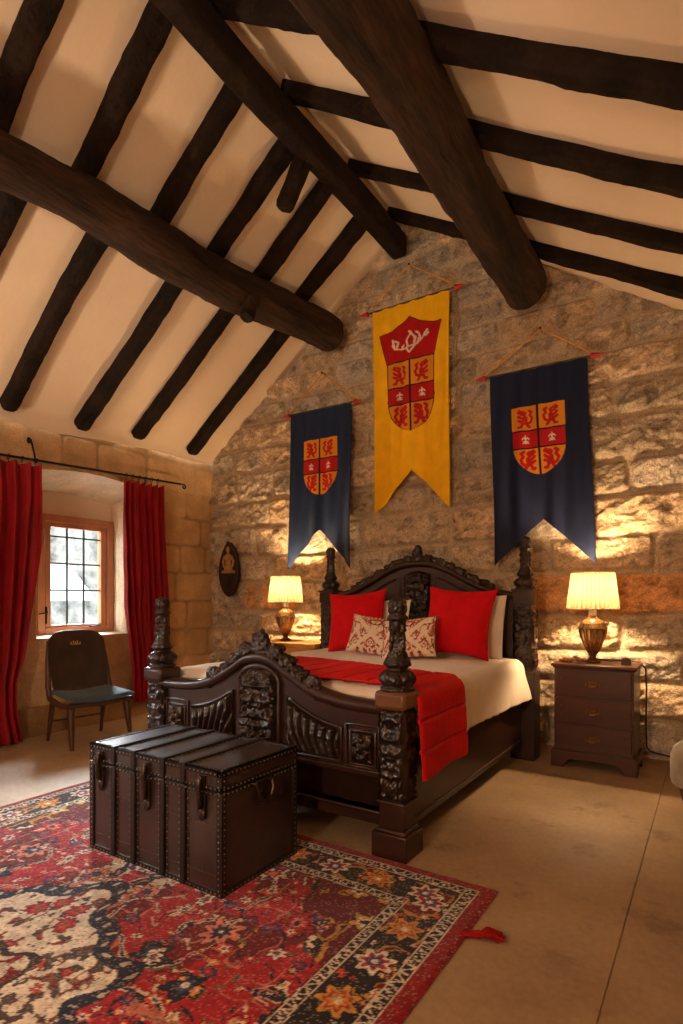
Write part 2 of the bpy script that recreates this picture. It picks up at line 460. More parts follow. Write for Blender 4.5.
def build_back_wall():
    xs = np.concatenate([np.arange(-5.46, .25, .0125), np.arange(.3, 1.8, .08)])
    zs = np.arange(-.02, 5.32, .0125)
    X, Z = np.meshgrid(xs, zs, indexing='ij')
    courses = [-.4, .0, .30, .60, .86, 1.14, 1.50, 1.80, 2.14, 2.44, 2.80, 3.08, 3.36, 3.58, 3.84, 4.04, 4.26, 4.46, 4.70, 4.92, 5.15, 5.5]
    d, sid, lx, lz = stone_field(X, Z, 11, courses, .42, 1.08, .035)
    one = np.zeros_like(sid)
    r1 = _hash(sid, one, one, 3); r2 = _hash(sid, one, one, 4); r3 = _hash(sid, one, one, 5); r4 = _hash(sid, one, one, 6)
    face = sstep(.004, .045, d)
    rough = fbm(X * 7, Z * 9, seed=21, octv=5) - .5
    sl = X * .8 + Z * 1.0
    chip = np.clip(ridged(sl * 4.5 + 1.5 * fbm(X * 3, Z * 3, seed=8), (Z - .5 * X) * 9, seed=31, octv=4) - .52, 0, 1)
    big = fbm(X * 2.2, Z * 2.6, seed=41, octv=3) - .5
    h = face * (.020 + .030 * r1 + (r2 - .5) * .06 * lx + (r3 - .35) * .07 * lz + .058 * rough + .062 * chip * (.4 + r4) + .03 * big + .022 * (ridged(X * 16 + 2 * rough, Z * 20 - X * 7, seed=131, octv=3) - .55))
    h = h + (1 - face) * .012 * rough + .02 * (fbm(X * .7, Z * .7, seed=2) - .5)
    # grouted over towards the gable top
    sm = sstep(3.6, 4.5, Z) * .55
    h = h * (1 - sm) + sm * .03
    P = np.stack([X, YB + .085 - h, Z], -1)
    base = np.array(lin(208, 188, 160)); warm = np.array(lin(216, 186, 148)); grey = np.array(lin(196, 184, 166)); mort = np.array(lin(210, 190, 160))
    w = r3[..., None]
    col = base * (1 - w) + np.where((r4 > .55)[..., None], warm, grey) * w
    col = col * (.82 + .34 * r1[..., None]) * (.78 + .44 * fbm(X * 5, Z * 5, seed=77, octv=5)[..., None])
    blotch = sstep(.56, .68, fbm(X * 9, Z * 12, seed=90, octv=5))[..., None]
    col = col * (1 - .34 * blotch)
    fl = ridged(X * 11 + Z * 8, Z * 17 - X * 6, seed=141, octv=3)[..., None]
    col = col * (1 - .42 * sstep(.74, .9, fl)) * (.88 + .24 * noise(X * 60, Z * 60, seed=151)[..., None])
    # lamp glow through the shades, painted orange-red into some stones at lamp height
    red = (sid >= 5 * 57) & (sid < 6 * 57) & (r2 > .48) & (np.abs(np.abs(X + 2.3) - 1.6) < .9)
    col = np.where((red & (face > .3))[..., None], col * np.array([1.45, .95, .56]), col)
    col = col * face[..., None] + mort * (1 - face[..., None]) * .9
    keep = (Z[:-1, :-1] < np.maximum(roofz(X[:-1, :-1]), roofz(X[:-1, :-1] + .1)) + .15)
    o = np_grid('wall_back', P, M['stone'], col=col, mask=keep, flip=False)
    struct(o)
build_back_wall()

# left wall with the deep window opening --------------------------------------
WY0, WY1, WZ0, WZ1 = 2.96, 4.12, .905, 2.50
W2Y0, W2Y1, W2Z0, W2Z1 = -.9, .5, .905, 2.3       # the room's other window, beside the camera
def arch(y):
    t = np.clip((y - WY0) / (WY1 - WY0), 0, 1)
    return .06 * np.sin(PI * t)
def build_left_wall():
    ys = np.unique(np.round(np.concatenate([np.arange(YF, 2.2, .1), np.arange(2.2, YB + .25, .0155), [WY0, WY1, W2Y0, W2Y1]]), 4))
    ys = ys[(ys == ys)]
    zs = np.unique(np.round(np.concatenate([np.arange(-.02, 3.2, .0155), [WZ0, WZ1, W2Z1]]), 4))
    Y, Z = np.meshgrid(ys, zs, indexing='ij')
    courses = [-.3, .02, .27, .58, .90, 1.25, 1.60, 1.92, 2.25, 2.56, 2.9, 3.3]
    d, sid, lx, lz = stone_field(Y, Z, 7, courses, .35, .75, .02)
    one = np.zeros_like(sid); r1 = _hash(sid, one, one, 13); r3 = _hash(sid, one, one, 15)
    face = sstep(.0, .025, d)
    fade = .25 + .75 * sstep(.42, .6, fbm(Y * 1.5, Z * 1.5, seed=61, octv=2))
    h = face * fade * (.008 + .012 * r1) + .022 * (fbm(Y * 3, Z * 3, seed=19, octv=4) - .5) + .03 * (fbm(Y * .8, Z * .8, seed=29) - .5)
    near = np.minimum(np.minimum(np.abs(Y - WY0), np.abs(Y - WY1)), np.minimum(np.abs(Z - WZ0), np.abs(Z - WZ1)))
    P = np.stack([XL + h, Y, Z + arch(Y) * sstep(1.9, WZ1, Z) * (1 - sstep(WZ1, 3.0, Z))], -1)
    a, b, m = np.array(lin(210, 174, 128)), np.array(lin(192, 158, 116)), np.array(lin(166, 136, 98))
    col = a * (1 - r3[..., None]) + b * r3[..., None]
    col = col * (.84 + .3 * fbm(Y * 4, Z * 4, seed=71, octv=5)[..., None])
    k = (1 - face * 1.0)[..., None] * fade[..., None]
    col = col * (1 - k) + m * k
    yc = (Y[:-1, :-1] + Y[1:, 1:]) / 2; zc = (Z[:-1, :-1] + Z[1:, 1:]) / 2
    hole = ((yc > WY0) & (yc < WY1) & (zc > WZ0) & (zc < WZ1)) | ((yc > W2Y0) & (yc < W2Y1) & (zc > W2Z0) & (zc < W2Z1))
    o = np_grid('wall_left', P, M['plaster_stone'], col=col, mask=~hole, flip=False)
    struct(o)
    return o
wall_left = build_left_wall()

def build_reveal(parent):
    """the plastered tunnel of the window: sill, jambs and sloping arched soffit"""
    XO = -5.95
    n = 40
    def tunnel(y0, y1, z0, z1, archh, name):
        prof = []
        for t in np.linspace(0, 1, 30): prof.append((y0 + (y1 - y0) * t, z0))
        for t in np.linspace(0, 1, 40)[1:]: prof.append((y1, z0 + (z1 - z0) * t))
        for t in np.linspace(0, 1, 40)[1:]: prof.append((y1 + (y0 - y1) * t, z1 + archh * math.sin(PI * t)))
        for t in np.linspace(0, 1, 40)[1:]: prof.append((y0, z1 + (z0 - z1) * t))
        prof = np.array(prof); xs = np.linspace(XL + .01, XO, 24)
        Xg = np.repeat(xs[:, None], len(prof), 1); Yg = np.repeat(prof[None, :, 0], 24, 0); Zg = np.repeat(prof[None, :, 1], 24, 0)
        t = (XL - Xg) / (XL - XO)
        top = sstep(z1 - .25, z1, Zg)
        Zg = Zg - top * t * .16
        nz = .016 * (fbm(Xg * 4 + 7, Yg * 4, Zg * 4, 33, 4) - .5) * sstep(0, .12, t)
        Yg = Yg + np.where((Yg - y0 < .02) & (Zg > z0 + .02), np.abs(nz), 0) - np.where((y1 - Yg < .02) & (Zg > z0 + .02), np.abs(nz), 0)
        Zg = Zg - top * np.abs(nz) * 1.5
        P = np.stack([Xg, Yg, Zg], -1)
        c = np.array(lin(232, 218, 198)); c2 = np.array(lin(214, 192, 160))
        f = fbm(Xg * 5, Yg * 5, Zg * 5, 53, 4)[..., None]
        col = c * f + c2 * (1 - f)
        np_grid(name, P, M['plaster_stone'], parent, col=col)
    tunnel(WY0, WY1, WZ0, WZ1, .06, 'window_reveal')
    # masonry filling the tunnel's end round the frame
    def infill(y0, y1, z0, z1, f):
        mb = MB()
        for a, b, c, d in ((y0 - .05, f[0], z0 - .1, z1 + .1), (f[1], y1 + .05, z0 - .1, z1 + .1), (f[0], f[1], f[3], z1 + .1), (f[0], f[1], z0 - .1, f[2])):
            if b - a > .001 and d - c > .001: mb.box((-6.0, a, c), (-5.88, b, d))
        mb.build('window_surround', M['plaster'], parent, smooth=False)
    infill(WY0, WY1, WZ0, WZ1, (3.23, 4.10, .906, 2.16)); infill(W2Y0, W2Y1, W2Z0, W2Z1, (-.855, .455, .906, 2.135))
    tunnel(W2Y0, W2Y1, W2Z0, W2Z1, 0, 'window_reveal')
build_reveal(wall_left)

def build_other_walls():
    ca = np.array(lin(160, 130, 94))
    for name, a, b in (('wall_right', (XR, YF), (XR, YB + .25)), ('wall_front', (XL, YF), (XR, YF))):
        ts = np.linspace(0, 1, 60); zs = np.linspace(-.02, 5.3, 60)
        T, Z = np.meshgrid(ts, zs, indexing='ij')
        X = a[0] + (b[0] - a[0]) * T; Y = a[1] + (b[1] - a[1]) * T
        P = np.stack([X, Y, Z], -1)
        n = fbm(T * 20, Z * 4, seed=5)[..., None]
        m = Z[:-1, :-1] < roofz(X[:-1, :-1]) + .15
        o = np_grid(name, P, M['plaster_stone'], col=ca * (.8 + .4 * n), mask=m)
        struct(o)
build_other_walls()

def build_baseboard():
    ys = np.linspace(2.0, YB, 160); P = []
    prof = [(0, .0), (.05, .0), (.055, .12), (.052, .235), (.04, .262), (0, .27)]
    ps = np.array(prof)
    Yg = np.repeat(ys[:, None], len(ps), 1)
    Xg = XL + .01 + ps[None, :, 0] + .014 * (fbm(Yg * 5, ps[None, :, 1] * 7, seed=3) - .5) * (ps[None, :, 0] > 0)
    Zg = np.repeat(ps[None, :, 1], len(ys), 0) + .008 * (noise(Yg * 4, 0, seed=4) - .5)
    col = np.array(lin(150, 116, 78)) * (.8 + .4 * fbm(Yg * 6, Zg * 6, seed=14)[..., None])
    o = np_grid('baseboard_left', np.stack([Xg, Yg, Zg], -1), M['plaster_stone'], col=col, ang=40)
    struct(o)
build_baseboard()

def build_ceiling():
    ys = np.linspace(YF, YB + .25, 134)
    xs = np.concatenate([np.linspace(XL - .0, RX, 80), np.linspace(RX + .002, XR + .05, 110)])
    X, Y = np.meshgrid(xs, ys, indexing='ij')
    Z = roofz(X) + .020 * (fbm(X * 1.4, Y * 1.4, seed=5, octv=3) - .5)
    P = np.stack([X, Y, Z], -1)
    # the plaster laps over the eaves on to the wall, with an uneven lower edge
    low = 2.985 - .045 * (YB - ys) + .035 * (fbm(ys * 1.6, 0, seed=15, octv=3) - .5) * 2
    lap = []
    for t in (1.0, .66, .33, 0.0):
        z = low + (P[0, :, 2] - low) * (1 - t) - .0
        x = np.full_like(ys, XL + .030 - .012 * (t == 1.0)) if t > 0 else np.full_like(ys, XL + .05)
        zz = z if t > 0 else roofz(x) - .01
        lap.append(np.stack([x, ys, zz], -1))
    P = np.concatenate([np.stack(lap, 0), P[2:]], 0)
    o = np_grid('ceiling', P, M['plaster'], ang=70)
    struct(o)
build_ceiling()

# ----------------------------------------------------------------------------
# roof timbers
# ----------------------------------------------------------------------------
def timber(p0, p1, w, h, seed, up=(0, 0, 1), expo=4., bend=0., wob=.12, seg=None, n=26, rprof=None):
    """hewn timber or log: p0..p1 axis, width across, height along up"""
    p0, p1 = Vector(p0), Vector(p1); ax = (p1 - p0); Lg = ax.length; ax.normalize()
    up = Vector(up); up = (up - ax * up.dot(ax)).normalized(); sd = ax.cross(up)
    k = seg or max(12, int(Lg / .03))
    t = np.linspace(0, 1, k)
    a = np.linspace(0, 2 * PI, n, endpoint=False)
    T, A = np.meshgrid(t, a, indexing='ij')
    ca, sa = np.cos(A), np.sin(A)
    q = (np.abs(ca) ** expo + np.abs(sa) ** expo) ** (-1 / expo)
    rp = np.ones_like(T) if rprof is None else np.interp(T, rprof[0], rprof[1])
    nz = 1 + wob * 2 * (fbm(T * Lg * 2.2, ca * 1.1 + 3, sa * 1.1 + seed, seed, 4) - .5)
    nz = nz + wob * .8 * (ridged(T * Lg * 5, ca * 2.5 + 1, sa * 2.5 + seed, seed + 7, 3) - .6) - .18 * wob * np.clip(ridged(T * Lg * 1.5 + seed, A * 2.2, seed=seed + 3, octv=2) - .72, 0, 1) / .28
    cu = q * sa * h / 2 * rp * nz; cs = q * ca * w / 2 * rp * nz
    bu = bend * np.sin(PI * T) + .22 * h * (noise(T * Lg * .9, seed, seed=seed) - .5)
    bs = .30 * w * (noise(T * Lg * .8, seed + 9, seed=seed) - .5)
    endr = np.minimum(sstep(-.004, .03, T * Lg), sstep(-.004, .03, (1 - T) * Lg)); endr = .80 + .20 * endr
    cu, cs = cu * endr + bu, cs * endr + bs
    P = np.array(p0)[None, None] + np.array(ax)[None, None] * (T * Lg)[..., None] + np.array(up)[None, None] * cu[..., None] + np.array(sd)[None, None] * cs[..., None]
    mb = MB(); mb.grid(P, wrap=True)
    kk = (k - 1) * n
    mb.f.append(tuple(reversed(range(n)))); mb.f.append(tuple(kk + j for j in range(n)))
    return mb

def logfit(y):   # axis of the left purlin
    t = (y - 1.8) / 3.2
    return (-3.67 + .28 * t, y, 3.95 + .11 * t)

def build_timbers():
    lp = thing('purlin_log', 'massive round brown log purlin crossing the left roof slope under the rafters', 'beam', logfit(5.05))
    o0 = np.array(logfit(5.05))
    mb = timber(np.array(logfit(-2.5)) - o0, (0, 0, 0), .36, .36, 4, expo=2.15, wob=.16, n=28, rprof=([0, .62, .75, .87, 1], [.88, .86, .98, .96, 1.0]))
    mb.build('trunk', M['log'], lp, ang=60)
    s = np.array(logfit(3.80)) - o0
    timber((s[0] + .05, s[1] + .03, s[2] - .05), (s[0] + .06, s[1] - .06, s[2] - .29), .14, .14, 8, expo=2.2, wob=.25, up=(0, 1, 0), seg=9, n=14).build('branch_stub', M['log'], lp, ang=60)
    rp = thing('purlin_log', 'thick round dark log purlin under the right roof slope above the bed', 'beam', (-1.375, 5.02, 3.93))
    timber((0, -7.5, .04), (0, 0, .04), .35, .36, 14, expo=2.2, wob=.14, n=28, rprof=([0, .62, .8, 1], [1, 1, .98, 1.0])).build('trunk', M['log'], rp, ang=60)
    rb = thing('ridge_beam', 'straight squared dark ridge beam along the peak of the roof', 'beam', (-2.66, 5.14, 4.80))
    timber((.0, -7.6, 0), (0, 0, 0), .16, .22, 24, expo=7, wob=.05).build('beam_body', M['beam'], rb, ang=50)
    timber((-.02, -1.54, -.04), (-.20, -1.59, -.43), .13, .11, 26, up=(0, 1, 0), expo=4, wob=.25, seg=12).build('peg_stub', M['beam'], rb, ang=50)
    nrm_l = Vector((.744, 0, -1)).normalized(); nrm_r = Vector((-.65, 0, -1)).normalized()
    off = .035
    ordn = ['first', 'second', 'third', 'fourth', 'fifth', 'sixth']
    def rafter(x0, x1, y0, y1, side, w, seed, lab, grp):
        nm = nrm_l if side == 'l' else nrm_r
        z = lambda x: float(roofz(x)) if side == 'r' and x > RX or side == 'l' else 4.106 - .65 * (x + 1.093)
        a = Vector((x0, y0, z(x0))) + nm * off; b = Vector((x1, y1, z(x1))) + nm * off
        mid = (a + b) / 2
        mb = timber(a - mid, b - mid, w, .125, seed, up=nm, expo=5, wob=.22)
        o = mb.build('rafter', M['beam'], ang=50); o.location = mid
        tag(o, lab, 'beam', grp)
    for k, y in enumerate((4.76, 4.02, 3.38, 2.65, 2.04)):
        rafter(-5.28 if y > 3.5 else -5.33, -3.80, y, y + (.0 if k else -.02), 'l', .135, 40 + k,
               '%s dark rafter from the gable wall between left eaves and log purlin' % ordn[k].capitalize(), 'lower rafters of the left slope')
    for k, y in enumerate((4.64, 4.08, 3.53, 2.97, 2.33, 1.75)):
        rafter(-3.80, -2.72, y, y, 'l', .145, 60 + k,
               '%s dark rafter from the gable wall between log purlin and ridge, left slope' % ordn[k].capitalize(), 'upper rafters of the left slope')
    for k, (ya, yb) in enumerate(((5.05, 4.44), (4.29, 3.98), (3.39, 3.45), (2.64, 2.83))):
        rafter(-2.70, 1.4, ya, yb, 'r', (.10, .10, .115, .125)[k], 80 + k,
               '%s dark rafter from the gable wall on the right slope over the right log' % ordn[k].capitalize(), 'rafters of the right slope')
build_timbers()

# ----------------------------------------------------------------------------
# window, curtains, outside
# ----------------------------------------------------------------------------
def build_window(name, y0, y1, z0, z1, glass, detail):
    w = bpy.data.objects.new(name, None); link(w); w.location = (-5.86, 0, 0); struct(w)
    def ring(mb, a0, a1, b0, b1, t, x0, x1):
        mb.box((x0, a0, b0), (x1, a0 + t, b1)); mb.box((x0, a1 - t, b0), (x1, a1, b1))
        mb.box((x0, a0 + t, b0), (x1, a1 - t, b0 + t)); mb.box((x0, a0 + t, b1 - t), (x1, a1 - t, b1))
    f = MB(); ring(f, y0, y1, z0, z1, .075, -.06, .05); f.build('window_frame', M['window_wood'], w, bevel=.006)
    g0, g1, h0, h1 = glass
    s = MB(); t = .062
    ring(s, g0 - t, g1 + t, h0 - t, h1 + t, t, -.035, .03)
    if detail: s.box((-.035, y0 + .07, h0 - t), (.028, g0 - t - .004, h1 + t))
    s.build('casement', M['window_wood'], w, bevel=.008)
    p = MB(); p.box((-.004, g0, h0), (.0, g1, h1)); p.build('glass_pane', M['glass'], w, smooth=False)
    lead = MB()
    for k in (1, 2):
        y = g0 + (g1 - g0) * k / 3; lead.box((-.008, y - .008, h0), (.008, y + .008, h1))
    for k in range(1, 4):
        z = h0 + (h1 - h0) * (.125, .355, .63, .905)[k]
        lead.box((-.009, g0, z - .008), (.009, g1, z + .008))
    lead.build('lead_bars', M['lead'], w, smooth=False)
    if detail:
        h = MB(); yh = y0 + .09
        h.box((.028, yh - .014, 1.02), (.036, yh + .014, 1.20))
        h.tube([(.036, yh, 1.15), (.062, yh, 1.15), (.07, yh, 1.14), (.07, yh - .09, 1.125)], [.008, .008, .008, .007], 8)
        h.tube([(.045, yh, 1.03), (.05, yh, 1.12), (.052, yh, 1.20)], .007, 8)
        h.build('window_handle', M['iron'], w)
        c = MB(); c.box((.028, g0 + .42, h0 - .045), (.038, g0 + .56, h0 - .025)); c.ball((.042, g0 + .44, h0 - .03), .012); c.tube([(.04, g0 + .44, h0 - .03), (.06, g0 + .50, h0 - .02), (.06, g0 + .55, h0 - .02)], .006, 8)
        c.build('casement_stay', M['iron'], w)
build_window('window_1', 3.225, 4.105, .905, 2.165, (3.372, 3.958, 1.005, 2.04), True)
build_window('window_2', -.86, .46, .905, 2.14, (-.74, .34, 1.0, 2.05), False)

def build_outside():
    g = MB(); g.box((-16, -8, -.9), (-6.1, 14, -.5)); o = g.build('outside_ground', M['outside_snow']); struct(o)
    # a stone barn with a light lean-to roof across the yard
    X, Z = np.meshgrid(np.linspace(-2.0, 12.0, 200), np.linspace(-.8, 4.4, 90), indexing='ij')
    d, sid, lx, lz = stone_field(X, Z, 51, [-1.2, -.6, -.25, .1, .4, .75, 1.05, 1.4, 1.7, 2.0, 2.3, 2.65, 3.0, 3.3, 3.7, 4.1, 4.6], .3, .8, .04, .02)
    h = sstep(0, .05, d) * .05 + .06 * (fbm(X * 4, Z * 4, seed=3) - .5)
    P = np.stack([-10.0 + h, X, Z], -1)
    o = np_grid('outside_barn_wall', P, M['outside_stone']); struct(o)
    s = MB(); s.prism([(-9.95, 1.9), (-9.2, 1.32), (-9.2, 1.24), (-9.95, 1.78)], 1, 3.6, 6.1)
    o = s.build('outside_lean_to_roof', M['outside_snow']); struct(o)
    t = MB()
    t.tube([(-8.2, 5.70, -.8), (-8.2, 5.72, .6), (-8.22, 5.68, 1.8), (-8.18, 5.74, 3.2), (-8.2, 5.8, 4.6)], [.16, .14, .13, .12, .11], 12)
    t.tube([(-8.22, 5.69, 2.6), (-8.3, 5.5, 3.3), (-8.4, 5.2, 4.0)], [.06, .05, .03], 8)
    o = t.build('outside_tree_trunk', M['outside_dark']); struct(o)
build_outside()

def build_curtain(name, label, rows, folds, seed, ztop):
    """rows: list of (z, y_left, y_right, depth_of_fold, x_offset)"""
    rows = sorted(rows, key=lambda r: -r[0])
    zs = np.array([r[0] for r in rows])[::-1]
    z = np.linspace(rows[0][0], rows[-1][0], 150); u = np.linspace(0, 1, 220)
    itp = lambda k: np.interp(z, zs, np.array([r[k] for r in rows])[::-1])
    def sm(a):
        kern = np.hanning(15); kern /= kern.sum(); p = np.pad(a, 7, mode='edge'); return np.convolve(p, kern, 'valid')
    yl, yr, am, xo = [sm(itp(k)) for k in (1, 2, 3, 4)]
    Zg, U = np.meshgrid(z, u, indexing='ij')
    ph = U + .05 * (fbm(U * 4, Zg * .7, seed=seed, octv=2) - .5) * 2
    w = ph * folds * 2 * PI + seed
    X = xo[:, None] + am[:, None] * (np.sin(w) + .35 * np.sin(2.3 * w + 1 + Zg)) * (.75 + .5 * noise(U * folds * .7, Zg * 1.2, seed=seed + 2))
    X = X + .02 * (fbm(U * 6, Zg * 3, seed=seed + 5) - .5)
    Y = yl[:, None] + (yr - yl)[:, None] * U + am[:, None] * .5 * np.cos(w)
    # the heading is gathered upright between the rings
    top = sstep(ztop - .05, ztop, Zg); Zg = Zg + top * .012 * np.sin(w * 1.0)
    t = thing(name, label, 'curtain', (-5.2, float((yl[0] + yr[0]) / 2), rows[-1][0]))
    o = np.array(t.location)
    c = np_grid('cloth', np.stack([X, Y, Zg], -1) - o, M['curtain'], t)
    md = c.modifiers.new('s', 'SOLIDIFY'); md.thickness = .006
    n = max(5, folds)
    for k in range(n):
        y = yl[0] + (yr[0] - yl[0]) * (k + .5) / n
        zr = rodz(y)
        pts = [(-5.22 + .004 * math.sin(k), y + .006 * math.sin(k * 3), zr + .022 * math.cos(a) - .006) for a in (0,)]
        mb = MB(); mb.tube([(-5.22 + .021 * math.sin(a), y + .004 * math.cos(a), zr - .007 + .024 * math.cos(a)) for a in np.linspace(0, 2 * PI, 16, endpoint=False)], .0035, 6, closed=True)
        mb.tube([(-5.22, y, zr - .031), (-5.22, y, zr - .065)], .003, 6)
        mb.v = [tuple(np.array(p) - o) for p in mb.v]
        mb.build('curtain_ring', M['iron'], t)
def rodz(y): return 2.548 + (y - 2.7) * .036
build_curtain('curtain', 'red velvet curtain left of window, tied in low and falling to the floor',
              [(2.505, 2.10, 2.93, .030, -5.21), (2.2, 2.12, 2.93, .036, -5.21), (1.75, 2.16, 2.90, .042, -5.2), (1.2, 2.20, 2.82, .044, -5.2),
               (.75, 2.26, 2.74, .038, -5.19), (.55, 2.30, 2.68, .034, -5.19), (.3, 2.30, 2.68, .036, -5.19), (.012, 2.30, 2.74, .040, -5.19)], 7, 3, 2.505)
build_curtain('curtain', 'red velvet curtain right of window hanging behind the carved bedpost',
              [(2.535, 3.80, 4.29, .028, -5.21), (2.2, 3.79, 4.30, .034, -5.21), (1.7, 3.78, 4.33, .04, -5.2), (1.2, 3.80, 4.36, .042, -5.2),
               (.85, 3.86, 4.36, .038, -5.2), (.5, 3.92, 4.30, .034, -5.2), (.17, 3.94, 4.26, .032, -5.2)], 6, 8, 2.535)

def build_rod():
    t = thing('curtain_rod', 'thin black iron curtain rod above the window with scrolled end', 'curtain rod', (-5.22, 3.3, rodz(3.3)))
    o = np.array(t.location)
    L = lambda pts: [tuple(np.array(p) - o) for p in pts]
    MB().tube(L([(-5.22, y, rodz(y)) for y in np.linspace(1.9, 4.58, 12)]), .011, 10).build('rod', M['iron'], t)
    sc = [(-5.22, 4.58 + .012 * k, rodz(4.58)) for k in range(3)] + [(-5.22, 4.625 + .03 * math.sin(a) * (1 - a / 9), rodz(4.6) - .028 + .03 * math.cos(a) * (1 - a / 9)) for a in np.linspace(0, 5.5, 16)]
    MB().tube(L(sc), .008, 8).build('finial', M['iron'], t)
    for y in (2.88,):
        z = rodz(y)
        h = MB()
        h.ball((XL + .03 - o[0], y - o[1], z + .2 - o[2]), (.012, .022, .03), 10, 7)
        h.tube(L([(XL + .03, y, z + .19), (XL + .06, y, z + .20), (XL + .08, y, z + .16), (-5.245, y, z + .05), (-5.238, y, z - .005), (-5.22, y, z - .018), (-5.203, y, z - .004), (-5.2, y, z + .012)]), .009, 8)
        h.build('bracket', M['iron'], t)
build_rod()

# ----------------------------------------------------------------------------
# the chair by the window
# ----------------------------------------------------------------------------
def build_chair():
    t = thing('lounge_chair', 'armless brown leather chair with slate blue seat standing below the window', 'chair', (-4.76, 3.11, 0), math.radians(-7))
    t.scale = (.96, .92, 1)
    # local frame: +x is the front, y across
    W = .30
    def bx(z): return -.20 - (z - .44) * .22           # recline
    # back: curved shell with rounded top corners
    n, m = 34, 34
    v = np.linspace(0, 1, n); u = np.linspace(-1, 1, m)
    V, U = np.meshgrid(v, u, indexing='ij')
    hw = (.262 + .03 * np.sin(V * PI * .8)) * (1 - .0 * V)
    topc = np.where(V > .82, np.sqrt(np.clip(1 - ((V - .82) / .18) ** 2 * .42, 0, 1)), 1)
    Z = .43 + .56 * V - .02 * (np.abs(U) ** 4) * V
    Y = U * hw * topc
    Xc = bx(Z) - .0 + .05 * U ** 2
    th = .022 * (1 - .75 * np.maximum(np.abs(U) ** 8, np.abs(2 * V - 1) ** 10))
    mb = MB(); mb.grid(np.stack([Xc + th, Y, Z], -1)); mb.grid(np.stack([Xc - th * .7, Y, Z], -1), flip=True)
    for ed in ((0, slice(None)), (n - 1, slice(None)), (slice(None), 0), (slice(None), m - 1)):
        A = np.stack([Xc + th, Y, Z], -1)[ed]; B = np.stack([Xc - th * .7, Y, Z], -1)[ed]
        mb.grid(np.stack([A, B], 0))
    mb.build('backrest', M['chair_leather'], t, ang=60)
    # wooden side frames that sweep from the back into the seat rail
    for sgn in (-1, 1):
        pts = [(bx(.9) + .03, sgn * .272, .9), (bx(.75) + .03, sgn * .29, .75), (bx(.6) + .03, sgn * .30, .6), (bx(.5) + .02, sgn * .305, .5), (-.14, sgn * .31, .40), (0, sgn * .315, .375), (.14, sgn * .32, .365), (.245, sgn * .315, .375)]
        MB().tube(pts, [.014, .02, .024, .027, .028, .027, .026, .02], 10).build('side_frame', M['chair_wood'], t)
    mb = MB()
    mb.tube([(.225, -.31, .372), (.235, 0, .362), (.225, .31, .372)], .022, 10)
    mb.build('front_rail', M['chair_wood'], t)
    mb = MB(); mb.tube([(bx(.47) + .02, -.29, .45), (bx(.47) + .015, 0, .45), (bx(.47) + .02, .29, .45)], .026, 10); mb.build('back_rail', M['chair_wood'], t)
    # seat pad, dished
    u = np.linspace(-1, 1, 30); U, V = np.meshgrid(u, u, indexing='ij')
    f = np.clip((1 - np.abs(U) ** 6), 0, 1) ** .5 * np.clip((1 - np.abs(V) ** 6), 0, 1) ** .5
    Xs = .035 + U * .245; Ys = V * (.305 + .02 * U)
    zc = .405 + .035 * V ** 2 - .012 * U
    mb = MB(); mb.grid(np.stack([Xs, Ys, zc + .035 * f], -1)); mb.grid(np.stack([Xs, Ys, zc - .022 * f], -1), flip=True)
    o = mb.build('seat', M['blue_seat'], t, ang=70); o['label'] = 'slate blue upholstered seat'
    for (x, y, fx, fy, r) in ((.20, -.275, .255, -.29, .028), (.20, .275, .255, .29, .028), (-.19, -.26, -.28, -.27, .022), (-.19, .26, -.28, .27, .022)):
        MB().tube([(x, y, .375), (x + (fx - x) * .5, y + (fy - y) * .5, .19), (fx, fy, 0)], [r * 1.25, r, r * .66], 12).build('leg', M['chair_wood'], t)
    MB().tube([(-.235, -.265, .18), (-.235, .265, .18)], .010, 8).build('stretcher', M['chair_wood'], t)
    # the small gilt badge stamped on the back
    g = MB()
    x0 = bx(.875) + .024
    for y, h in ((-.045, .018), (-.02, .03), (.0, .022), (.02, .03), (.045, .018)):
        g.tube([(x0, y, .862), (x0 - .002, y, .862 + h)], .0035, 6)
    g.tube([(x0, -.055, .86), (x0 + .001, 0, .857), (x0, .055, .86)], .0035, 6)
    o = g.build('badge', M['gold'], t); o['label'] = 'small worn gilt crown-like mark'
build_chair()

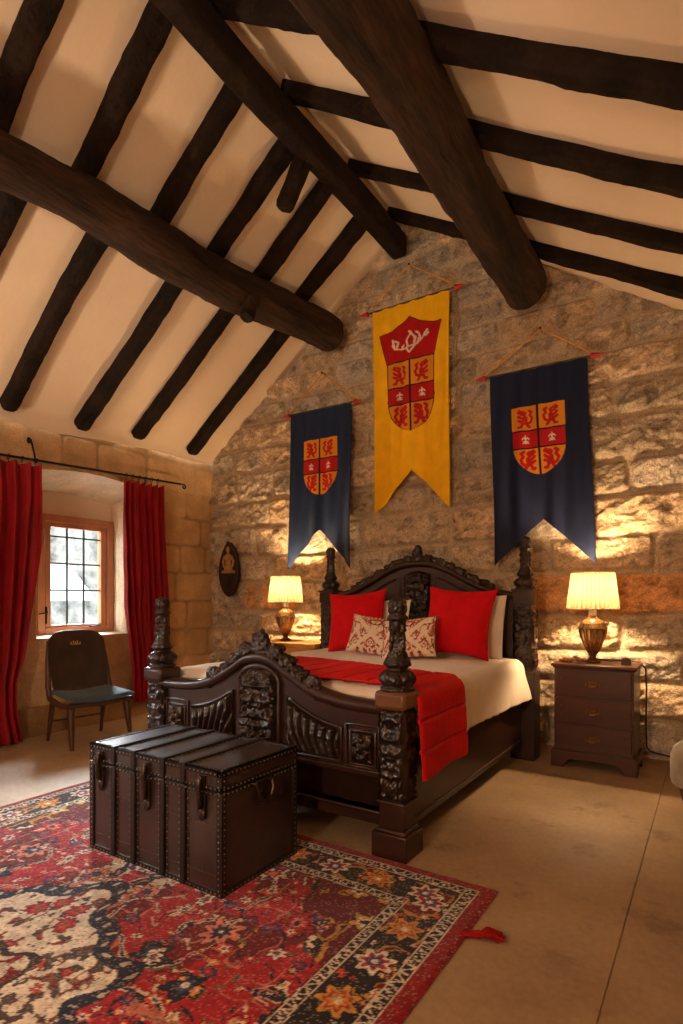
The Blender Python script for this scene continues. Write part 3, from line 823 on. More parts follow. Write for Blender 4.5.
# ----------------------------------------------------------------------------
# travelling chest
# ----------------------------------------------------------------------------
def build_chest():
    x0, x1, y0, y1, H = -2.695, -1.765, 1.77, 2.29, .537
    cx, cy = (x0 + x1) / 2, (y0 + y1) / 2
    t = thing('travel_trunk', 'dark studded leather travel trunk on the patterned rug at the foot of the bed', 'trunk', (cx, cy, .013))
    hx, hy = (x1 - x0) / 2, (y1 - y0) / 2; zs = .452
    MB().box((-hx + .004, -hy + .004, .0), (hx - .004, hy - .004, zs - .004)).build('body', M['leather'], t, bevel=.008)
    lid = MB(); lid.box((-hx, -hy, zs), (hx, hy, H)); lid.build('lid', M['leather'], t, bevel=.010)
    # edge binding
    e = MB(); w = .026; k = .004
    for z0_, z1_ in ((zs + .0, zs + .020), (H - .024, H + k), (0, .024), (zs - .022, zs - .006)):
        q = k if z0_ >= zs else k - .003
        e.box((-hx - q, -hy - q, z0_), (hx + q, -hy + .012, z1_)); e.box((-hx - q, hy - .012, z0_), (hx + q, hy + q, z1_))
        e.box((-hx - q, -hy + .012, z0_), (-hx + .012, hy - .012, z1_)); e.box((hx - .012, -hy + .012, z0_), (hx + q, hy - .012, z1_))
    for sx in (-1, 1):
        for sy in (-1, 1):
            e.box((sx * hx - (.028 if sx > 0 else k), sy * hy - (.028 if sy > 0 else k), 0), (sx * hx + (k if sx > 0 else .028), sy * hy + (k if sy > 0 else .028), zs - .006))
            e.box((sx * hx - (.028 if sx > 0 else k), sy * hy - (.028 if sy > 0 else k), zs), (sx * hx + (k if sx > 0 else .028), sy * hy + (k if sy > 0 else .028), H))
    for a, b in (((-hx - k, -hy - k), (hx + k, -hy + w)), ((-hx - k, hy - w), (hx + k, hy + k)), ((-hx - k, -hy), (-hx + w, hy)), ((hx - w, -hy), (hx + k, hy))):
        e.box((a[0], a[1], H - .004), (b[0], b[1], H + k))
    eb = e.build('edge_binding', M['strap'], t, bevel=.002)
    straps = [-.585 * hx, -.255 * hx, .195 * hx, .495 * hx]
    for s in straps:
        b = MB(); ww = .017; q = .011
        b.box((s - ww, -hy - q, .004), (s + ww, -hy + .01, zs - .003)); b.box((s - ww, -hy - q, zs + .003), (s + ww, -hy + .01, H + q))
        b.box((s - ww, -hy + .005, H - .004), (s + ww, hy - .005, H + q)); b.box((s - ww, hy - .01, .004), (s + ww, hy + q, H + q))
        o = b.build('strap', M['strap'], t, bevel=.004)
        st = MB()
        for sd in (-1, 1):
            for yy in np.arange(-hy + .03, hy - .01, .03): st.ball((s + sd * (ww + .011), yy, H + .002), (.0044, .0044, .004), 8, 5)
            for zz in np.arange(.03, zs - .02, .03): st.ball((s + sd * (ww + .011), -hy + .001, zz), (.0044, .004, .0044), 8, 5)
        merge(o, st.build('studs', M['stud'], o))
    st = MB()
    for xx in np.arange(-hx + .012, hx, .026):
        for z in (zs + .010, zs - .014, H - .012, .012): st.ball((xx, -hy - .004, z), (.0042, .003, .0042), 8, 5)
        for yy in (-hy + .012, hy - .012): st.ball((xx, yy, H + .004), (.0042, .0042, .003), 8, 5)
    for xx in np.arange(-hx + .05, hx - .03, .014):
        for z in (.30, .085): st.ball((xx, -hy + .003, z), (.0032, .0026, .0032), 6, 4)
    for yy in np.arange(-hy + .012, hy, .026):
        for z in (zs + .010, zs - .014, H - .012, .012): st.ball((hx + .004, yy, z), (.003, .0042, .0042), 8, 5)
        for xx in (-hx + .012, hx - .012): st.ball((xx, yy, H + .004), (.0042, .0042, .003), 8, 5)
    for zz in np.arange(.03, H - .02, .026):
        for xx in (-hx + .014, hx - .014): st.ball((xx, -hy - .004, zz), (.0042, .003, .0042), 8, 5)
        for yy in (-hy + .014, hy - .014): st.ball((hx + .004, yy, zz), (.003, .0042, .0042), 8, 5)
    merge(eb, st.build('studs', M['stud'], t))
    for s, big in ((-.80 * hx, 0), (-.035 * hx, 1), (.755 * hx, 0)):
        l = MB(); y = -hy
        l.box((s - .022, y - .010, zs + .006), (s + .022, y, zs + .058)); l.ball((s, y - .012, zs + .045), (.013, .010, .013))
        l.box((s - .024, y - .010, zs - .115 - .03 * big), (s + .024, y, zs - .02))
        l.ball((s, y - .008, zs - .115 - .03 * big), (.024, .008, .026))
        l.tube([(s, y - .018, zs + .045), (s, y - .022, zs + .01), (s, y - .02, zs - .05), (s, y - .018, zs - .085 - .03 * big)], [.011, .014, .015, .010], 10)
        l.ball((s, y - .02, zs - .06), (.016, .010, .020))
        o = l.build('hasp', M['dull_metal'], t, bevel=.002); o['label'] = 'dull metal hasp'
    h = MB(); x = hx
    h.box((x, -.032, .36), (x + .008, .032, .44)); h.ball((x + .004, 0, .36), (.010, .032, .03))
    for sy in (-1, 1): h.tube([(x + .004, sy * .055, .435), (x + .018, sy * .052, .435), (x + .018, sy * .04, .435)], .008, 8)
    h.tube([(x + .018, -.055, .438), (x + .028, -.052, .40), (x + .030, -.035, .365), (x + .032, 0, .352), (x + .030, .035, .365), (x + .028, .052, .40), (x + .018, .055, .438)], .008, 8)
    o = h.build('handle', M['dull_metal'], t); o['label'] = 'drop handle on the end of the trunk'
build_chest()

# ----------------------------------------------------------------------------
# the rug
# ----------------------------------------------------------------------------
RED, DRED, NAVY, BLUE = [np.array(lin(*c)) for c in ((166, 24, 42), (110, 14, 28), (26, 30, 54), (48, 66, 108))]
CREAM, GOLD, ORANGE, DARK, PINK, GREEN = [np.array(lin(*c)) for c in ((218, 204, 184), (196, 142, 62), (198, 66, 40), (34, 20, 20), (206, 120, 104), (92, 96, 76))]
def put(col, m, c): return np.where(m[..., None], c, col)
def cells(x, y, cell, seed, rmin, rmax, prob=1., jit=.35):
    """nearest jittered motif: radius ratio, angle, hash"""
    bx, by = np.floor(x / cell), np.floor(y / cell); best = np.full(x.shape, 9.); ang = np.zeros(x.shape); hid = np.zeros(x.shape)
    for dx in (-1, 0, 1):
        for dy in (-1, 0, 1):
            ix, iy = bx + dx, by + dy; o = np.zeros_like(ix)
            h1, h2, h3, h4 = [_hash(ix, iy, o, seed + k) for k in range(4)]
            cx = (ix + .5 + (h1 - .5) * 2 * jit) * cell; cy = (iy + .5 + (h2 - .5) * 2 * jit) * cell
            r = rmin + (rmax - rmin) * h3
            q = np.hypot(x - cx, y - cy) / r; q = np.where(h4 < prob, q, 9.)
            mk = q < best
            best = np.where(mk, q, best); ang = np.where(mk, np.arctan2(y - cy, x - cx), ang); hid = np.where(mk, (h3 * 7.13 + h4 * 3.7) % 1, hid)
    return best, ang, hid
def rosettes(col, x, y, cell, seed, rmin, rmax, prob, pal, outline, where=None):
    q, a, h = cells(x, y, cell, seed, rmin, rmax, prob)
    petals = 5 + np.floor(h * 4)
    rim = .78 + .2 * np.cos(a * petals)
    ok = (q < 1.05) if where is None else (q < 1.05) & where
    col = put(col, ok & (q < rim + .14), outline)
    for k, c in enumerate(pal):
        mk = ok & (q < rim) & (h >= k / len(pal)) & (h < (k + 1) / len(pal)); col = put(col, mk, c)
        mk = ok & (q < rim * .55) & (h >= k / len(pal)) & (h < (k + 1) / len(pal)); col = put(col, mk, pal[(k + 1) % len(pal)])
        mk = ok & (q < .22) & (h >= k / len(pal)) & (h < (k + 1) / len(pal)); col = put(col, mk, pal[(k + 2) % len(pal)])
    return col
def build_rug():
    x0, x1, y0, y1 = -3.70, -.80, -.95, 2.50
    xs = np.arange(x0, x1 + .001, .0058); ys = np.arange(y0, y1 + .001, .0058)
    X, Y = np.meshgrid(xs, ys, indexing='ij')
    wx = .030 * (fbm(X * 9, Y * 9, seed=1, octv=4) - .5) * 2; wy = .030 * (fbm(X * 9, Y * 9, seed=2, octv=4) - .5) * 2
    x, y = X + wx, Y + wy
    cx, cy = (x0 + x1) / 2, .72
    ex = np.minimum(X - x0, x1 - X) + .15 * wx; ey = np.minimum(Y - y0, y1 - Y) + .15 * wy
    e = np.minimum(ex, ey); s = np.where(ex < ey, Y, X)
    mx = np.abs(x - cx); my = y                                  # mirrored field
    col = np.broadcast_to(RED, X.shape + (3,)).copy()
    # field: darker red clouds, vines, leaves and flowers
    col = put(col, fbm(mx * 5, my * 5, seed=12, octv=3) > .56, DRED)
    vn = ridged(mx * 4.6 + .6 * noise(mx * 6, my * 6, seed=3), my * 4.6 + .6 * noise(mx * 6, my * 6, seed=5), seed=15, octv=1)
    vn2 = ridged(mx * 8.5, my * 8.5, seed=25, octv=1)
    col = put(col, vn > .90, CREAM * .8); col = put(col, vn > .955, NAVY); col = put(col, vn2 > .95, PINK * .8)
    # leaf sprigs
    q, a, h = cells(mx, my, .085, 33, .028, .05, .8)
    lw = np.abs(np.sin(a * 1.0 + h * 6.28)); leaf = (q < 1) & (lw < .42 * (1 - q * .6))
    col = put(col, leaf & (h < .35), NAVY); col = put(col, leaf & (h >= .35) & (h < .7), CREAM * .85); col = put(col, leaf & (h >= .7), GREEN)
    col = rosettes(col, mx, my, .24, 41, .05, .095, .8, [NAVY, BLUE, CREAM, RED, PINK], DARK)
    col = rosettes(col, mx, my, .12, 47, .022, .042, .7, [ORANGE, CREAM, BLUE, RED * .9], NAVY)
    col = rosettes(col, mx, my, .09, 53, .012, .022, .55, [CREAM, GOLD, PINK], DARK)
    # corner spandrels near the border are darker, with gold scrolls
    sp = (ex - .35) + (ey - .35) * .8; spm = (sp < .42 + .06 * np.cos(s * 22)) & (e > .35)
    col = put(col, spm, DRED * .75)
    gs = ridged(mx * 6, my * 6, seed=65, octv=2); col = put(col, spm & (gs > .80), GOLD * .8); col = put(col, spm & (gs > .9), DARK)
    col = rosettes(col, mx, my, .2, 71, .05, .085, .8, [GOLD, CREAM, DARK, ORANGE], DARK, spm)
    # central medallion
    a = np.arctan2(y - cy, (x - cx)); rr = np.hypot((x - cx) / .80, (y - cy) / .82)
    R = .86 + .07 * np.cos(a * 8) + .05 * np.cos(a * 16 + .5) + .05 * np.cos(a * 4)
    q = rr / R
    col = put(col, q < 1.10, NAVY); col = put(col, (q < 1.075) & (np.abs(np.sin(a * 34)) < .35), CREAM * .7); col = put(col, q < 1.03, NAVY * 1.3)
    ins = q < .985; col = put(col, ins, CREAM)
    vm = ridged(mx * 13, y * 13, seed=81, octv=2); bl = fbm(mx * 20, y * 20, seed=83, octv=3)
    col = put(col, ins & (vm > .80), np.array(lin(120, 88, 66))); col = put(col, ins & (vm > .88), DRED * 1.1); col = put(col, ins & (bl > .62), np.array(lin(74, 62, 58)))
    col = rosettes(col, mx, y, .15, 85, .025, .05, .8, [ORANGE, GREEN, CREAM, RED], DARK, q < .93)
    R2 = .50 + .06 * np.cos(a * 6) + .03 * np.cos(a * 12); q2 = rr / R2
    col = put(col, q2 < 1.0, DARK * 1.5 + .01); col = put(col, q2 < .92, CREAM * .9)
    col = put(col, (q2 < .92) & (ridged(mx * 12, y * 12, seed=87, octv=2) > .78), DRED * 1.2); col = put(col, (q2 < .5 + .12 * np.cos(a * 8)), BLUE * .8); col = put(col, (q2 < .32 + .08 * np.cos(a * 8)), ORANGE); col = put(col, q2 < .16, CREAM)
    # borders: inner guard, dark main border with gold and cream flowers, outer guard with key-like marks, plain red edge
    bd = e < .352; col = put(col, bd, DARK)
    def guard(col, a0, a1, seed):
        m = (e > a0) & (e < a1); t = (e - a0) / (a1 - a0)
        col = put(col, m, DARK * .9)
        k = s / .036 + .4 * np.sin(s * 23)
        fr = k - np.floor(k); hh = _hash(np.floor(k), np.zeros_like(k), np.zeros_like(k), seed)
        zig = np.abs(t - .5 - .28 * np.sin(k * 2 * PI * (.5 + hh)))
        col = put(col, m & ((zig < .10) | ((fr < .16) & (np.abs(t - .5) < .3))), CREAM * .9)
        col = put(col, m & ((t < .12) | (t > .88)), CREAM * .85)
        return col
    col = guard(col, .296, .346, 3)
    mb_ = (e > .122) & (e < .296)
    col = put(col, mb_, np.array(lin(30, 22, 30)))
    bn = ridged(x * 7, y * 7, seed=91, octv=2); col = put(col, mb_ & (bn > .80), GOLD * .8); col = put(col, mb_ & (bn > .88), DRED)
    # big alternating palmettes along the border
    k = s / .235; kf = (k - np.floor(k) - .5) * .235; kid = np.floor(k)
    pr = np.hypot(kf, (e - .21)); pa = np.arctan2(e - .21, kf)
    rim = .078 * (.80 + .2 * np.cos(pa * 7 + kid)); ev = (kid % 2) < 1
    col = put(col, mb_ & (pr < rim + .009), DARK); col = put(col, mb_ & (pr < rim) & ev, GOLD); col = put(col, mb_ & (pr < rim) & ~ev, CREAM)
    col = put(col, mb_ & (pr < rim * .68) & ev, ORANGE * .8); col = put(col, mb_ & (pr < rim * .68) & ~ev, RED); col = put(col, mb_ & (pr < rim * .48), np.where(ev[..., None], GOLD, BLUE)); col = put(col, mb_ & (pr < rim * .22), CREAM)
    col = rosettes(col, x, y, .07, 95, .010, .022, .6, [GOLD, CREAM, ORANGE, RED], DARK, mb_ & (pr > rim + .015))
    col = guard(col, .066, .122, 9)
    col = put(col, e < .066, np.array(lin(132, 16, 22))); 
    # worn pile: broken lines and sparse pale knots
    wear = fbm(X * 45, Y * 45, seed=99, octv=3)[..., None]; wl = fbm(X * 3, Y * 3, seed=101, octv=3)[..., None]
    col = col * (.62 + .76 * wear) * (.86 + .28 * wl)
    kn = _hash(np.floor(X / .0058), np.floor(Y / .0058), np.zeros_like(X), 7)
    col = np.where((kn > .93)[..., None], col * .5 + CREAM * .28, col); col = np.where((kn < .08)[..., None], col * .45, col)
    fl = sstep(0, .02, np.minimum(np.minimum(X - x0, x1 - X), np.minimum(Y - y0, y1 - Y)))
    Z = .004 + .008 * fl + .0012 * wear[..., 0] + .0
    Xw = X + .012 * (fbm(Y * 2.2, 0, seed=8, octv=3) - .5) * sstep(.7, 1, np.abs(X - cx) / 1.45)
    Yw = Y + .015 * (fbm(X * 2.2, 1, seed=9, octv=3) - .5) * sstep(.8, 1, (Y - y0) / (y1 - y0))
    t = thing('persian_rug', 'worn red patterned carpet with ivory medallion and dark flowered border on the floor', 'rug', (cx, .775, 0))
    o = np.array(t.location)
    np_grid('pile', np.stack([Xw, Yw, Z], -1) - o, M['rug'], t, col=col)
    bk = MB(); bk.box((x0 + .004 - o[0], y0 + .004 - o[1], 0), (x1 - .004 - o[0], y1 - .004 - o[1], .0042)); bk.build('backing', M['fringe'], t, smooth=False)
    # the tassel that has come loose on the long edge
    tm = MB(); rnd = random.Random(4)
    tm.tube([(x1 - .02, 2.085, .008), (x1 + .02, 2.10, .016), (x1 + .05, 2.115, .018)], [.010, .013, .017], 8)
    for k in range(38):
        a = rnd.uniform(-.35, .35)
        p0 = Vector((x1 + .045, 2.113 + rnd.uniform(-.008, .008), .016 + rnd.uniform(-.006, .008)))
        L = rnd.uniform(.06, .10)
        d = Vector((math.cos(.45 + a), math.sin(.45 + a), 0))
        tm.tube([p0, p0 + d * L * .5 + Vector((0, 0, .018 * rnd.random())), Vector(((p0 + d * L).x, (p0 + d * L).y, .006 + .014 * rnd.random()))], [.006, .006, .004], 5)
    tm.v = [tuple(np.array(p) - o) for p in tm.v]
    q = tm.build('tassel', M['fringe'], t); q['label'] = 'loose red tassel'
build_rug()

# ----------------------------------------------------------------------------
# the carved bed
# ----------------------------------------------------------------------------
def carve(u, v, seed, k=5.):
    """height of carved foliage, mirrored left and right; u in -1..1, v in 0..1"""
    au = np.abs(u)
    lv = np.abs(np.sin(PI * (v * k - .9 * au + .35 * np.sin(v * 9 + seed) + .5 * noise(au * 2, v * k * .6, seed=seed)))) ** .6
    sc = ridged(au * 3.2 + seed * 1.3 + .6 * noise(au * 4, v * k * 1.3, seed=seed), v * k * 1.5, seed=seed, octv=3)
    rib = 1 - np.clip(np.abs(au - .05) * 9, 0, 1)
    return np.clip(.24 * lv + 1.45 * (sc - .30) + .15 * rib, 0, 1.2)

def carved_post_section(z0, z1, hw, relief, seed, k, chamfer=.25):
    n = 18; zs = np.linspace(z0, z1, int((z1 - z0) / .0065) + 2)
    u = np.linspace(-1, 1, n, endpoint=False)
    per = []
    for q in range(4):
        for a in u: per.append((q, a))
    q = np.array([p[0] for p in per]); a = np.array([p[1] for p in per])
    Zg, A = np.meshgrid(zs, a, indexing='ij'); Q = np.broadcast_to(q, Zg.shape)
    v = (Zg - z0) / (z1 - z0)
    edge = (1 - np.abs(A) ** 10) * sstep(0, .03, v) * sstep(0, .03, 1 - v)
    h = hw + relief * carve(A, v, seed, k) * edge - .004
    t = A * hw
    X = np.choose(Q, [t, h, -t, -h]); Y = np.choose(Q, [-h, t, h, -t])
    return np.stack([X, Y, Zg], -1)

FINIAL = [(.095, 0), (.1, .006), (.098, .012), (.078, .02), (.086, .03), (.097, .045), (.1, .062), (.094, .08), (.08, .094), (.062, .102), (.055, .110), (.062, .118), (.074, .126), (.076, .136), (.068, .15),
          (.056, .172), (.048, .20), (.043, .235), (.042, .28), (.044, .33), (.047, .352), (.058, .358), (.060, .368), (.050, .378), (.042, .386), (.047, .40), (.050, .425), (.046, .448), (.034, .462), (.016, .47), (.002, .472)]
def post_finial(parent, c, seed, sc=1., rs=1.):
    def mod(a, z, r):
        zz = z / sc
        if .02 < zz < .10: return 1 + .13 * abs(math.sin(a * 4)) - .05
        if .12 < zz < .2: return 1 + .09 * abs(math.sin(a * 4 + .6))
        if .2 < zz < .35: return 1 + .10 * math.sin(a * 4 + zz * 40)
        if .385 < zz < .46: return 1 + .14 * abs(math.sin(a * 3))
        return 1
    mb = MB(); mb.lathe([(r * rs, z * sc) for r, z in FINIAL], 40, c, mod)
    # applied leaves and bosses
    for j in range(8):
        a = 2 * PI * j / 8 + .2
        mb.ball((c[0] + .088 * rs * math.cos(a), c[1] + .088 * rs * math.sin(a), c[2] + .06 * sc), (.022, .022, .026), 8, 6)
    for j in range(4):
        a = 2 * PI * j / 4 + .5
        for zz, r in ((.22, .046), (.26, .046), (.31, .045)):
            mb.ball((c[0] + r * rs * math.cos(a + zz * 3), c[1] + r * rs * math.sin(a + zz * 3), c[2] + zz * sc), (.014, .014, .024), 8, 6)
    o = mb.build('finial', M['bed'], parent)
    remesh(o, .0055, .010, 75, seed)

def scroll(mb, cx, cz, y, r, turn, rad, a0, sgn, th=None):
    pts, rs = [], []
    for k in range(38):
        t = k / 25; a = a0 + sgn * turn * 2 * PI * t; q = r * (1 - .8 * t)
        pts.append((cx + q * math.cos(a), y - .01 * t, cz + q * math.sin(a))); rs.append(rad * (1 - .35 * t))
    mb.tube(pts, rs, 8); mb.ball((pts[-1][0], y - .012, pts[-1][2]), rad * 1.2, 8, 6)

def leafblob(mb, x, y, z, L, W, T, ang):
    mb.ball((x, y, z), (L, T, W), 10, 7, Euler((0, -ang, 0)).to_matrix())

def relief_panel(name, xs, lo, hi, y, h, mat, parent, nz=70, flip=False):
    """carved height field on the plane y, rising towards -y"""
    U = np.linspace(0, 1, len(xs)); V = np.linspace(0, 1, nz)
    L = np.array([lo(x) for x in xs]); H = np.array([hi(x) for x in xs])
    X = np.repeat(np.array(xs)[:, None], nz, 1); Z = L[:, None] + (H - L)[:, None] * V[None]
    ed = np.minimum(np.minimum(U, 1 - U)[:, None] / .06, np.minimum(V, 1 - V)[None] / .05).clip(0, 1)
    Y = y - h(X, Z, U[:, None] * np.ones((1, nz)), V[None] * np.ones((len(xs), 1))) * ed
    return np_grid(name, np.stack([X, Y, Z], -1), mat, parent)

def pw(pts):
    xs = [p[0] for p in pts]; zs = [p[1] for p in pts]
    def f(x):
        a = min(abs(x), xs[-1]); i = max(0, min(len(xs) - 2, int(np.searchsorted(xs, a)) - 1))
        # cubic hermite through the points
        h = xs[i + 1] - xs[i]; t = (a - xs[i]) / h
        d = lambda j: 0 if j == 0 else ((zs[min(j + 1, len(zs) - 1)] - zs[j - 1]) / (xs[min(j + 1, len(xs) - 1)] - xs[j - 1]))
        m0, m1 = d(i) * h, d(i + 1) * h
        return (2 * t ** 3 - 3 * t ** 2 + 1) * zs[i] + (t ** 3 - 2 * t ** 2 + t) * m0 + (-2 * t ** 3 + 3 * t ** 2) * zs[i + 1] + (t ** 3 - t ** 2) * m1
    return f
ftop = pw([(0, .945), (.10, .93), (.20, .875), (.30, .82), (.42, .77), (.55, .742), (.7, .732), (.9, .73)])
htop = pw([(0, 1.60), (.15, 1.585), (.32, 1.52), (.5, 1.425), (.68, 1.35), (.85, 1.315), (1.0, 1.31)])

def ribbon(mb, xs, zf0, zf1, y0, y1):
    """solid band between two height curves"""
    n = len(xs); A = np.array([[x, y0, zf0(x)] for x in xs]); B = np.array([[x, y0, zf1(x)] for x in xs])
    A2, B2 = A.copy(), B.copy(); A2[:, 1] = y1; B2[:, 1] = y1
    P = np.stack([A, B, B2, A2], 1)
    b = len(mb.v); mb.grid(P, wrap=True)
    mb.f.append((b, b + 1, b + 2, b + 3)); e = b + (n - 1) * 4; mb.f.append((e + 3, e + 2, e + 1, e))

def build_bed():
    t = thing('four_poster_bed', 'dark carved oak bed with four low posts standing against the stone gable wall', 'bed', (-2.25, 2.6, 0))
    FX, HX, HY = .895, .955, 2.12
    # ---- posts
    k = 0
    for sx, x in ((1, FX), (-1, -FX)):
        p = MB(); hw = .070
        p.box((x - .098, -.098, 0), (x + .098, .098, .125)); p.box((x - .086, -.086, .125), (x + .086, .086, .142), taper=.12)
        p.box((x - hw, -hw, .14), (x + hw, hw, .27)); p.box((x - hw - .01, -hw - .01, .262), (x + hw + .01, hw + .01, .28))
        p.box((x - hw + .006, -hw + .006, .27), (x + hw - .006, hw - .006, .745))
        o = p.build('bedpost', M['bed_flat'], t, bevel=.006)
        P = carved_post_section(.285, .735, .066, .026, 3 + k, 6.5); P[..., 0] += x
        np_grid('carved_shaft', P, M['bed'], o)
        c = MB(); c.box((x - .091, -.091, .738), (x + .091, .091, .83)); c.build('cap_block', M['bed_block'] if sx > 0 else M['bed_flat'], o, bevel=.022)
        post_finial(o, (x, 0, .828), 5 + k, 1., .86)
        k += 1
    for sx, x in ((1, HX), (-1, -HX)):
        p = MB(); hw = .072
        p.box((x - .095, HY - .09, 0), (x + .095, HY + .085, .70)); p.box((x - .1, HY - .095, .68), (x + .1, HY + .09, .705))
        p.box((x - hw, HY - hw, .7), (x + hw, HY + hw, 1.25)); p.box((x - .082, HY - .082, 1.24), (x + .082, HY + .082, 1.36)); p.box((x - .09, HY - .09, 1.345), (x + .09, HY + .09, 1.365))
        o = p.build('bedpost', M['bed_flat'], t, bevel=.006)
        P = carved_post_section(.715, 1.235, .070, .026, 13 + k, 7); P[..., 0] += x; P[..., 1] += HY
        np_grid('carved_shaft', P, M['bed'], o)
        post_finial(o, (x, HY, 1.362), 15 + k, .91, .80)
        k += 1
    # ---- footboard
    xs = np.linspace(-FX + .05, FX - .05, 121)
    b = MB(); ribbon(b, xs, lambda x: .385, lambda x: ftop(x) - .02, -.028, .03)
    b.box((-FX + .05, -.045, .375), (FX - .05, .035, .405)); b.box((-FX + .05, -.04, .135), (FX - .05, .045, .205)); b.box((-FX + .05, -.05, .185), (FX - .05, .03, .205))
    fb = b.build('footboard', M['bed_flat'], t, bevel=.005)
    MB().box((-FX + .05, .02, .18), (FX - .05, .045, .40)).build('shadow_panel', M['bed'], fb)  # dark board standing in for the shadow under the bed
    r = MB()
    prof = [(-.062, -.012), (-.066, .004), (-.058, .022), (-.03, .032), (.03, .032), (.055, .02), (.058, -.004), (.045, -.016), (.03, -.03), (-.035, -.034), (-.052, -.026)]
    for i_ in range(1):
        P = np.array([[[x, y, ftop(x) + z] for y, z in prof] for x in xs]); r.grid(P, wrap=True)
        e = (len(xs) - 1) * len(prof); r.f.append(tuple(range(len(prof)))); r.f.append(tuple(e + j for j in reversed(range(len(prof)))))
    r.build('top_rail', M['bed_flat'], fb, ang=60)
    yf = -.030
    # outlines of the panels: thin raised mouldings
    def moulding(pts, rad=.0085):
        MB().tube(pts, rad, 8, closed=True).build('panel_moulding', M['bed_flat'], fb)
    def outline(xa, xb, lo, hi, n=14):
        q = [(x, yf - .004, lo(x)) for x in np.linspace(xa, xb, n)] + [(x, yf - .004, hi(x)) for x in np.linspace(xb, xa, n)]
        moulding(q)
    def hi_t(x): return min(ftop(x) - .135, .80)
    def c_hi(x): return .80 + .095 * math.sqrt(max(0, 1 - (x / .152) ** 2))
    sx_ = np.linspace(-.135, .135, 56)
    relief_panel('carved_centre', sx_, lambda x: .41, lambda x: c_hi(x) - .012, yf - .008, lambda X, Z, U, V: .012 + .045 * carve(U * 2 - 1, V, 3, 5.5) * (1.1 - .3 * np.abs(U * 2 - 1)), M['bed'], fb, 120)
    q = [(-.15, yf - .008, .41)] + [(x, yf - .008, c_hi(x)) for x in np.linspace(-.15, .15, 26)] + [(.15, yf - .008, .41)]
    MB().tube(q, .014, 8).build('arch_moulding', M['bed_flat'], fb)
    for sg in (-1, 1):
        a, c = .205, .575
        X = np.linspace(a + .012, c - .012, 74) * sg
        if sg < 0: X = X[::-1]
        outline(a * sg, c * sg, lambda x: .425, hi_t)
        def fan(X, Z, U, V, sg=sg):
            au = U if sg > 0 else 1 - U          # 0 at the centre side
            ph = au * 6.0 - (1 - V) ** 1.5 * 1.7 * (1 - au) + .35 * np.sin(V * 3)
            g = np.abs(np.sin(PI * ph)) ** .55
            tip = .5 + .5 * np.sin(V * PI * .9 + .2)
            return .006 + .034 * g * tip + .012 * ridged(ph * 1.5, V * 4, seed=31, octv=2) * g
        relief_panel('carved_fan', X, lambda x: .435, lambda x: hi_t(x) - .012, yf - .004, fan, M['bed'], fb, 84)
        a, c = .635, .785
        X = np.linspace(a + .01, c - .01, 44) * sg
        if sg < 0: X = X[::-1]
        outline(a * sg, c * sg, lambda x: .425, lambda x: .60, 4)
        outline((a - .028) * sg, (c + .022) * sg, lambda x: .412, lambda x: .632, 4)
        def boss(X, Z, U, V):
            u, v = U * 2 - 1, V * 2 - 1; rr = np.hypot(u, v); aa = np.arctan2(v, u)
            return .008 + .045 * np.exp(-(rr / .33) ** 2) + .028 * np.exp(-((rr - .62) / .22) ** 2) * (.45 + .55 * np.abs(np.sin(aa * 3 + .4))) + .012 * ridged(u * 3, v * 3, seed=8, octv=2)
        relief_panel('carved_boss', X, lambda x: .433, lambda x: .592, yf - .004, boss, M['bed'], fb, 50)
    # pierced carved cresting on the top of the footboard
    c = MB()
    for sg in (-1, 1):
        for d, r, ln, off in ((.07, .034, .055, .055), (.115, .036, .05, .075), (.16, .034, .05, .05), (.205, .036, .05, .062), (.25, .030, .045, .042), (.295, .030, .045, .046), (.335, .024, .04, .030)):
            z = ftop(d) + off
            sl = math.atan2(ftop(d + .02) - ftop(d - .02), .04)
            leafblob(c, sg * d, -.004, z, ln, r * .72, .042, sg * (sl + .55))
            leafblob(c, sg * (d + .02), -.035, z - .03, ln * .8, r * .6, .03, sg * (sl - .7))
        scroll(c, sg * .125, ftop(.125) + .062, -.035, .042, 1.4, .014, PI / 2, sg)
        scroll(c, sg * .225, ftop(.225) + .050, -.035, .038, 1.3, .013, PI / 2, sg)
        scroll(c, sg * .385, ftop(.385) + .030, -.030, .042, 1.5, .017, PI * .7 if sg > 0 else PI * .3, -sg)
        leafblob(c, sg * .375, -.01, ftop(.375) + .04, .05, .034, .04, sg * -.4); leafblob(c, sg * .415, -.02, ftop(.415) - .0, .03, .045, .035, 0)
        pts = [(sg * d, -.01, ftop(d) + .030) for d in np.linspace(.03, .40, 14)]; c.tube(pts, .026, 8)
    for z, r in ((.985, .058), (1.02, .052), (1.055, .042), (1.085, .026)): c.ball((0, -.01, z), (r, r * .8, r), 12, 8)
    for sg in (-1, 1):
        leafblob(c, sg * .045, -.02, 1.015, .024, .045, .03, 0); leafblob(c, sg * .035, -.03, 1.06, .018, .03, .025, 0)
    o = c.build('carved_crest', M['bed'], fb); remesh(o, .0065, .016, 62, 3)
    # ---- side rails
    for sg in (-1, 1):
        s = MB(); P = [(sg * .925, .08), (sg * .925, HY - .085)]
        x0, x1 = sorted((sg * .895, sg * .945))
        s.box((x0, .07, .13), (x1, HY - .08, .50)); s.box((min(x0, sg * .955), .07, .13), (max(x1, sg * .955), HY - .08, .165)); s.box((min(x0, sg * .952), .07, .47), (max(x1, sg * .952), HY - .08, .5))
        s.build('side_rail', M['bed_flat'], t, bevel=.005)
    # ---- headboard
    xs = np.linspace(-HX + .06, HX - .06, 121)
    b = MB(); ribbon(b, xs, lambda x: .3, lambda x: htop(x) - .02, HY - .02, HY + .035)
    hb = b.build('headboard', M['bed_flat'], t, bevel=.004)
    r = MB(); P = np.array([[[x, HY + y, htop(x) + z * .9] for y, z in prof] for x in xs]); r.grid(P, wrap=True)
